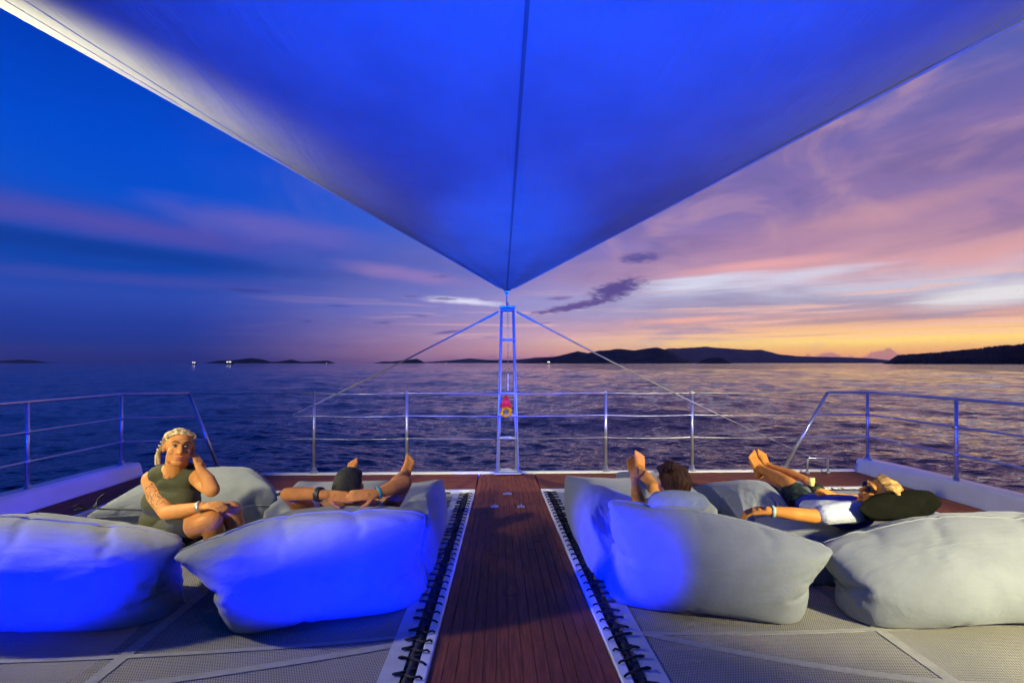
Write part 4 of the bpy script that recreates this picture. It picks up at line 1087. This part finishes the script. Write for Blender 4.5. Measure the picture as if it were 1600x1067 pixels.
# ---------------------------------------------------------------- reclining person, hands behind the head (left of the walkway)
org = W(545, 850, 3.4); org.z = 0
p2 = empty('person', org, label='reclining person seen from behind with hands clasped behind a dark head', cat='person')
HC = W(547, 757, 3.06); HM = frame((0.05, .80, .60), (0, -.55, .83))
bm = bmesh.new(); head(bm, HC, HM, 1.)
nk = W(548, 785, 3.16); cap(bm, HC, .06, nk, .058)
shA, shB = W(495, 800, 3.22), W(602, 800, 3.22)
chain(bm, [shA, nk, shB], [.06, .06, .06])
chs = W(548, 812, 3.40); hp_ = W(552, 800, 3.85)
for k in np.linspace(0, 1, 5): ell(bm, chs.lerp(hp_, k), (.17 - .03 * math.sin(math.pi * k), .13, .105))
elA, elB = W(449, 772, 2.98), W(632, 754, 3.0); wrA, wrB = W(512, 773, 2.88), W(588, 771, 2.87)
chain(bm, [shA, W(470, 790, 3.08), elA], [.055, .052, .042]); chain(bm, [elA, W(478, 771, 2.92), wrA], [.043, .041, .029])
chain(bm, [shB, W(618, 778, 3.1), elB], [.055, .054, .045]); chain(bm, [elB, W(612, 762, 2.93), wrB], [.046, .043, .029])
hand(bm, wrA, W(560, 779, 2.84) - wrA, (0, -1, .25), 1, .35)
hand(bm, wrB + Vector((0, -.012, .0)), W(540, 774, 2.83) - wrB, (0, -1, .35), -1, .35)
fA, fB = W(546, 745, 4.40), W(632, 740, 4.28)
kA, kB = W(540, 768, 4.05), W(612, 764, 3.92)
chain(bm, [W(540, 803, 3.85), kA], [.09, .062]); chain(bm, [kA, (kA + fA) / 2 + Vector((0, 0, .0)), fA], [.06, .056, .036])
chain(bm, [W(570, 803, 3.85), kB], [.09, .062]); chain(bm, [kB, (kB + fB) / 2, fB], [.06, .056, .036])
foot(bm, fA, (.0, .30, 1), (0, -1, .3), 1., 1); foot(bm, fB, (.32, .30, 1), (0, -1, .3), 1., -1)
SK2 = skin_mat('skin_tanned_b', (.46, .18, .055))
remesh('body', bm, SK2, p2, org, .005, 3)
bm = bmesh.new()
for k in np.linspace(0, 1, 5): ell(bm, chs.lerp(hp_, k), (.18 - .03 * math.sin(math.pi * k), .135, .115))
chain(bm, [shA, nk + Vector((0, .03, -.04)), shB], [.066, .06, .066]); cap(bm, shA, .066, W(485, 796, 3.16), .064); cap(bm, shB, .066, W(609, 791, 3.17), .064)
remesh('shirt', bm, cloth_mat('pale_shirt', (.55, .55, .56)), p2, org, .008, 4)
bm = bmesh.new(); chain(bm, [W(540, 803, 3.85), W(540, 786, 3.95)], [.104, .092]); chain(bm, [W(570, 803, 3.85), W(590, 784, 3.9)], [.104, .092]); ell(bm, hp_, (.175, .14, .12))
remesh('shorts', bm, cloth_mat('dark_shorts', (.02, .02, .028)), p2, org, .008, 3)
bm = bmesh.new()
def HP2(x, y, z): return HC + HM @ Vector((x, y, z))
ell(bm, HP2(0, -.020, .032), (.081, .101, .095), HM, 3)
for k in range(40):
    a = -1.45 + 2.9 * k / 39; x0 = .078 * math.sin(a); zz = .094 * math.cos(a * .9)
    chain(bm, [HP2(x0 * .9, .06, .03 + zz * .75), HP2(x0 * 1.02, .0, .034 + zz), HP2(x0 * 1.02, -.075, .03 + zz * .72), HP2(x0 * .85, -.112, -.01)], [.003, .005, .006, .006], 6)
remesh('hair', bm, cloth_mat('black_hair', (.014, .012, .011)), p2, org, .005, 2)
band('wristband', W(478, 771, 2.92), wrA, .62, .040, .017, mat('black_band', (.015, .012, .012), .5), p2, org)
band('bracelet', W(612, 762, 2.93), wrB, .86, .034, .009, mat('turquoise_band', (.03, .25, .30), .5), p2, org)

# ---------------------------------------------------------------- dark-haired person lying right of the walkway
org = W(1040, 850, 3.6); org.z = 0
p3 = empty('person', org, label='person with a dark brown hair bun lying behind the small blue-grey pillow', cat='person')
HC = W(1047, 750, 3.10); HM = frame((-.15, .85, .5), (0, -.5, .86))
bm = bmesh.new(); head(bm, HC, HM, .98)
nk = W(1047, 786, 3.2); cap(bm, HC, .056, nk, .055)
shA, shB = W(1010, 796, 3.26), W(1088, 796, 3.26)
chain(bm, [shA, nk, shB], [.055, .056, .055])
chs = W(1048, 806, 3.42); hp_ = W(1030, 796, 3.85)
for k in np.linspace(0, 1, 5): ell(bm, chs.lerp(hp_, k), (.145 - .03 * math.sin(math.pi * k), .12, .10))
kA, kB = W(1012, 775, 3.55), W(1022, 764, 4.0)
aA, aB = W(991, 742, 3.62), W(1001, 734, 4.34)
# raised forearm on the left, legs crossed at the ankles beyond
elA = W(1001, 790, 3.12); wrA = W(992, 752, 3.22)
chain(bm, [shA, elA], [.048, .042]); chain(bm, [elA, W(995, 772, 3.15), wrA], [.040, .038, .026])
hand(bm, wrA, W(991, 735, 3.3) - wrA, (-.5, -.8, .0), 1, .5)
chain(bm, [shB, W(1104, 812, 3.35), W(1090, 815, 3.6)], [.048, .042, .03]); hand(bm, W(1090, 815, 3.6), (-.4, 1, 0), (0, 0, 1), 1, .5)
chain(bm, [W(1022, 800, 3.85), kB], [.088, .062]); chain(bm, [kB, W(1011, 749, 4.18), aB], [.058, .055, .037])
chain(bm, [W(1042, 800, 3.85), W(1024, 772, 4.0)], [.088, .060]); chain(bm, [W(1024, 772, 4.0), W(1006, 756, 4.2), W(993, 740, 4.42)], [.056, .053, .036])
foot(bm, aB, (.10, .25, 1), (-.1, -1, .3), 1.0, -1); foot(bm, W(993, 740, 4.42), (-.12, .25, 1), (.1, -1, .3), 1.0, 1)
remesh('body', bm, skin_mat('skin_tanned_c', (.64, .26, .05)), p3, org, .005, 3)
bm = bmesh.new()
for k in np.linspace(0, 1, 5): ell(bm, chs.lerp(hp_, k), (.155 - .03 * math.sin(math.pi * k), .125, .11))
chain(bm, [W(1024, 796, 3.26), nk + Vector((0, .03, -.05)), W(1074, 796, 3.26)], [.05, .05, .05])
remesh('top', bm, cloth_mat('dark_top', (.03, .03, .04)), p3, org, .008, 3)
HD = hair_mat('brown_hair', (.022, .008, .004), (.05, .018, .008), (1, 1, .3))
def HP3(x, y, z): return HC + HM @ Vector((x, y, z))
strands = []
for k in range(24):
    a = -1.4 + 2.8 * k / 23; x0 = .075 * math.sin(a)
    strands.append(([HP3(x0, .055, .06 + .03 * math.cos(a)), HP3(x0 * 1.15, -.01, .08 + .035 * math.cos(a)), HP3(x0 * 1.15, -.085, .05 + .02 * math.cos(a)), HP3(x0 * .9, -.115, -.02)], [.008, .012, .013, .012]))
for k in range(10):
    a = k / 10 * 6.283; b0 = HP3(-.034, -.02, .138)
    strands.append(([b0 + HM @ Vector((0.026 * math.cos(a), .024 * math.sin(a), -.02)), b0 + HM @ Vector((0.036 * math.cos(a + .8), .034 * math.sin(a + .8), .012)), b0 + HM @ Vector((.012 * math.cos(a + 2), .012 * math.sin(a + 2), .032))], [.008, .011, .007]))
for k in range(7):
    strands.append(([HP3(-.03, -.03, .14), HP3(-.05 - .012 * rg.random(), -.04 + .05 * rg.random(), .150 + .02 * rg.random()), HP3(-.085 + .03 * rg.random(), -.05, .125 + .03 * rg.random())], [.005, .005, .003]))
hair_cap('hair', strands, HD, p3, org, [(HP3(0, -.022, .034), (.080, .098, .092), HM)], .0045, 1)

# ---------------------------------------------------------------- blond person lying at the right
org = W(1300, 850, 3.5); org.z = 0
p4 = empty('person', org, label='blond person in white and blue shirt and dark green shorts lying with arm outstretched', cat='person')
HC = W(1373, 772, 3.10)
HM = frame((-.93, .15, .42), (.30, -.42, .86))
bm = bmesh.new(); head(bm, HC, HM, 1.02)
nk = W(1350, 796, 3.14); cap(bm, HC + HM @ Vector((0, -.02, -.03)), .058, nk, .06)
shA, shB = W(1328, 798, 3.06), W(1352, 795, 3.38)
chain(bm, [shA, nk, shB], [.06, .062, .06])
chs = W(1325, 800, 3.32); hp_ = W(1266, 795, 3.72)
axf = frame(hp_ - chs, (0, 0, 1))
for k in np.linspace(0, 1, 6): ell(bm, chs.lerp(hp_, k), (.165 - .03 * math.sin(math.pi * k), .12, .105), axf)
elA = W(1268, 806, 2.98); wrA = W(1199, 798, 3.0)
chain(bm, [shA, W(1300, 803, 3.0), elA], [.056, .052, .042]); chain(bm, [elA, W(1236, 802, 2.98), wrA], [.043, .040, .028])
hand(bm, wrA, W(1170, 799, 3.04) - wrA, (0, -.3, 1), 1, .6)
elB = W(1352, 782, 3.55); wrB = W(1308, 776, 3.52)
chain(bm, [shB, elB], [.054, .043]); chain(bm, [elB, wrB], [.042, .027]); hand(bm, wrB, W(1284, 766, 3.5) - wrB, (.2, -.6, .8), -1, .5)
kA, kB = W(1232, 757, 4.02), W(1262, 757, 4.05)
aA, aB = W(1190, 733, 4.44), W(1202, 730, 4.52)
chain(bm, [W(1256, 794, 3.72), kA], [.095, .064]); chain(bm, [kA, W(1214, 746, 4.22), aA], [.062, .058, .038])
chain(bm, [W(1282, 790, 3.78), kB], [.095, .064]); chain(bm, [kB, W(1232, 742, 4.3), aB], [.062, .058, .038])
foot(bm, aA, (-.25, .3, 1), (.2, -1, .3), 1.02, 1); foot(bm, aB, (-.05, .3, 1), (.2, -1, .3), 1.02, -1)
remesh('body', bm, skin_mat('skin_tanned_d', (.64, .25, .045)), p4, org, .005, 3)
face_bits(HC, HM, 1.02, p4, org, ('d', (.38, .14, .10)), ('d', (.30, .18, .07)), glasses=True)
# T-shirt: blue body with a white sleeve and panel
bm = bmesh.new()
for k in np.linspace(0, .86, 6): ell(bm, chs.lerp(hp_, k), (.176 - .03 * math.sin(math.pi * k), .13, .116), axf)
chain(bm, [shB, nk.lerp(shB, .6) + Vector((0, .02, -.03))], [.068, .062])
remesh('shirt', bm, cloth_mat('blue_shirt', (.015, .03, .30)), p4, org, .007, 4)
bm = bmesh.new(); chain(bm, [W(1338, 799, 3.08), W(1310, 801, 3.02), W(1288, 804, 2.98)], [.068, .066, .062], 12)
chain(bm, [W(1330, 800, 3.14), W(1285, 797, 3.25), W(1262, 793, 3.45)], [.075, .07, .055], 10)
remesh('white_sleeve', bm, cloth_mat('white_shirt', (.48, .50, .53)), p4, org, .005, 3)
def green_print():
    M = cloth_mat('green_print', (.010, .020, .008)); M = bpy.data.materials.get(M.name).copy(); M.name = 'green_leaf_print'
    t = NT(M.node_tree); b = t.n['Principled BSDF']; g = t.new('ShaderNodeNewGeometry')
    v = t.new('ShaderNodeTexVoronoi'); v.inputs['Scale'].default_value = 17; t.l.new(g.outputs['Position'], v.inputs['Vector'])
    f_ = t.smooth(v.outputs['Distance'], .42, .25)
    t.put(b.inputs['Base Color'], t.mix(t.m('MULTIPLY', f_, t.noise(g.outputs['Position'], 9, 2)), (.006, .012, .006, 1), (.06, .17, .03, 1)))
    return M
bm = bmesh.new(); chain(bm, [W(1256, 794, 3.72), W(1240, 770, 3.94)], [.112, .092]); chain(bm, [W(1282, 790, 3.78), W(1272, 771, 3.95)], [.112, .092]); ell(bm, hp_, (.18, .14, .125), axf)
remesh('shorts', bm, green_print(), p4, org, .008, 3)
HBD = hair_mat('sandy_hair', (.20, .10, .03), (.46, .27, .08), (.4, 1, 1))
def HP4(x, y, z): return HC + HM @ Vector((x, y, z)) * 1.02
strands = []
for k in range(26):
    a = -1.35 + 2.7 * k / 25; x0 = .074 * math.sin(a)
    w_ = rg.uniform(-.008, .008)
    strands.append(([HP4(x0, .060 - .02 * abs(a), .066 + .02 * math.cos(a)), HP4(x0 * 1.1 + w_, .01, .088 + .026 * math.cos(a)), HP4(x0 * 1.12 - w_, -.070, .062 + .02 * math.cos(a)), HP4(x0 * 1.05 + w_, -.108, -.02)], [.004, .008, .009, .008]))
hair_cap('hair', strands, HBD, p4, org, [(HP4(0, -.024, .034), (.080, .096, .092), HM)], .005, 1)
GL = mat('dark_lens', (.006, .006, .008), .08)
bm = bmesh.new()
def HL(x, y, z): return HC + HM @ Vector((x, y, z)) * 1.02 - org
for s in (-1, 1):
    ell(bm, HL(s * .032, .086, .012), (.027, .008, .021), HM, 2)
    chain(bm, [HL(s * .058, .080, .02), HL(s * .080, .03, .018), HL(s * .082, -.02, .012)], [.0035, .003, .003], 6)
chain(bm, [HL(-.01, .092, .018), HL(.01, .092, .018)], [.003, .003], 6)
obj('sunglasses', bm_mesh('sunglasses', bm), GL, p4, True)
band('bracelet', W(1236, 802, 2.98), wrA, .78, .033, .010, mat('pale_green_band', (.35, .5, .42), .5), p4, org)

# made-up pale yellow cup standing in for a bright yellow spot by the knee
gl = empty('yellow_spot_stand_in', W(1268, 756, 3.9), label='pale yellow stand-in for a bright spot beside the knee of the person in shorts', cat='stand_in')
bm = bmesh.new(); add_tube(bm, [(0, 0, -.015), (0, 0, -.01), (0, 0, .05)], [.017, .020, .025], 16); 
obj('stand_in_body', bm_mesh('stand_in_body', bm), mat('stand_in_yellow', (.85, .70, .22), .15), gl, True)

# ------------------------------------------------------------------ far boats with lights
BH = mat('boat_hull', (.10, .10, .12), .6); BC = mat('boat_cabin', (.5, .5, .5), .6)
LM = bpy.data.materials.new('boat_light'); LM.use_nodes = True
LM.node_tree.nodes['Principled BSDF'].inputs['Emission Color'].default_value = (1, .88, .62, 1); LM.node_tree.nodes['Principled BSDF'].inputs['Emission Strength'].default_value = 4
for i, (px, D, sz, lab) in enumerate(((303, 1300, 1.0, 'tiny lit boat at the left tip of the humped island'), (358, 1200, 1.3, 'tiny brightly lit boat in front of the humped island'),
                       (510, 1500, .8, 'tiny lit boat at the right end of the humped island'), (686, 1600, .7, 'tiny lit boat left of the mast, the left one of two'),
                       (697, 1600, .8, 'tiny lit boat left of the mast, the right one of two'), (857, 1200, 1.3, 'tiny lit boat to the right of the mast below dark hills'))):
    a = math.atan((px - 800) / F) + R(YAW)
    b = empty('fishing_boat', (math.sin(a) * D, math.cos(a) * D, SEA), label=lab, cat='boat', group='far boats with lights')
    b.rotation_euler.z = .4 * i
    bm = bmesh.new(); rows = []
    for x, w, zt in ((-6, 1.6, 1.3), (-2, 2.0, 1.2), (3, 1.8, 1.5), (6.5, .1, 2.4)):
        rows.append([bm.verts.new(v) for v in ((x * sz, -w * sz, zt * sz), (x * sz * .95, -w * .5 * sz, -.5), (x * sz * .95, w * .5 * sz, -.5), (x * sz, w * sz, zt * sz))])
    for r0, r1 in zip(rows, rows[1:]):
        for k in range(4): bm.faces.new((r0[k], r0[(k + 1) % 4], r1[(k + 1) % 4], r1[k]))
    bm.faces.new(rows[0]); bm.faces.new(rows[-1])
    obj('hull', bm_mesh('hull', bm), BH, b)
    obj('cabin', box_me('cabin', -3.5 * sz, 1.5 * sz, -1.2 * sz, 1.2 * sz, 1.2 * sz, 3.2 * sz), BC, b)
    for k in (-3, 0, 2):
        if sz < .9 and k: continue
        bm = bmesh.new(); bmesh.ops.create_icosphere(bm, subdivisions=1, radius=.75 * sz); o = obj('lamp', bm_mesh('lamp', bm), LM, b); o.location = (k * sz, 0, 4.0 * sz)

# ------------------------------------------------------------------ sea haze
HZ = bpy.data.materials.new('haze_air'); HZ.use_nodes = True; t = NT(HZ.node_tree)
t.n.remove(t.n['Principled BSDF'])
pv_ = t.new('ShaderNodeVolumePrincipled'); pv_.inputs['Color'].default_value = (.80, .78, .86, 1); pv_.inputs['Density'].default_value = 3.6e-5; pv_.inputs['Anisotropy'].default_value = .3
t.l.new(pv_.outputs[0], t.n['Material Output'].inputs['Volume'])
obj('haze', box_me('haze', -13500, 13500, -13500, 13500, SEA - 8, 460), HZ, None, kind='stuff', label='thin evening haze over the sea')
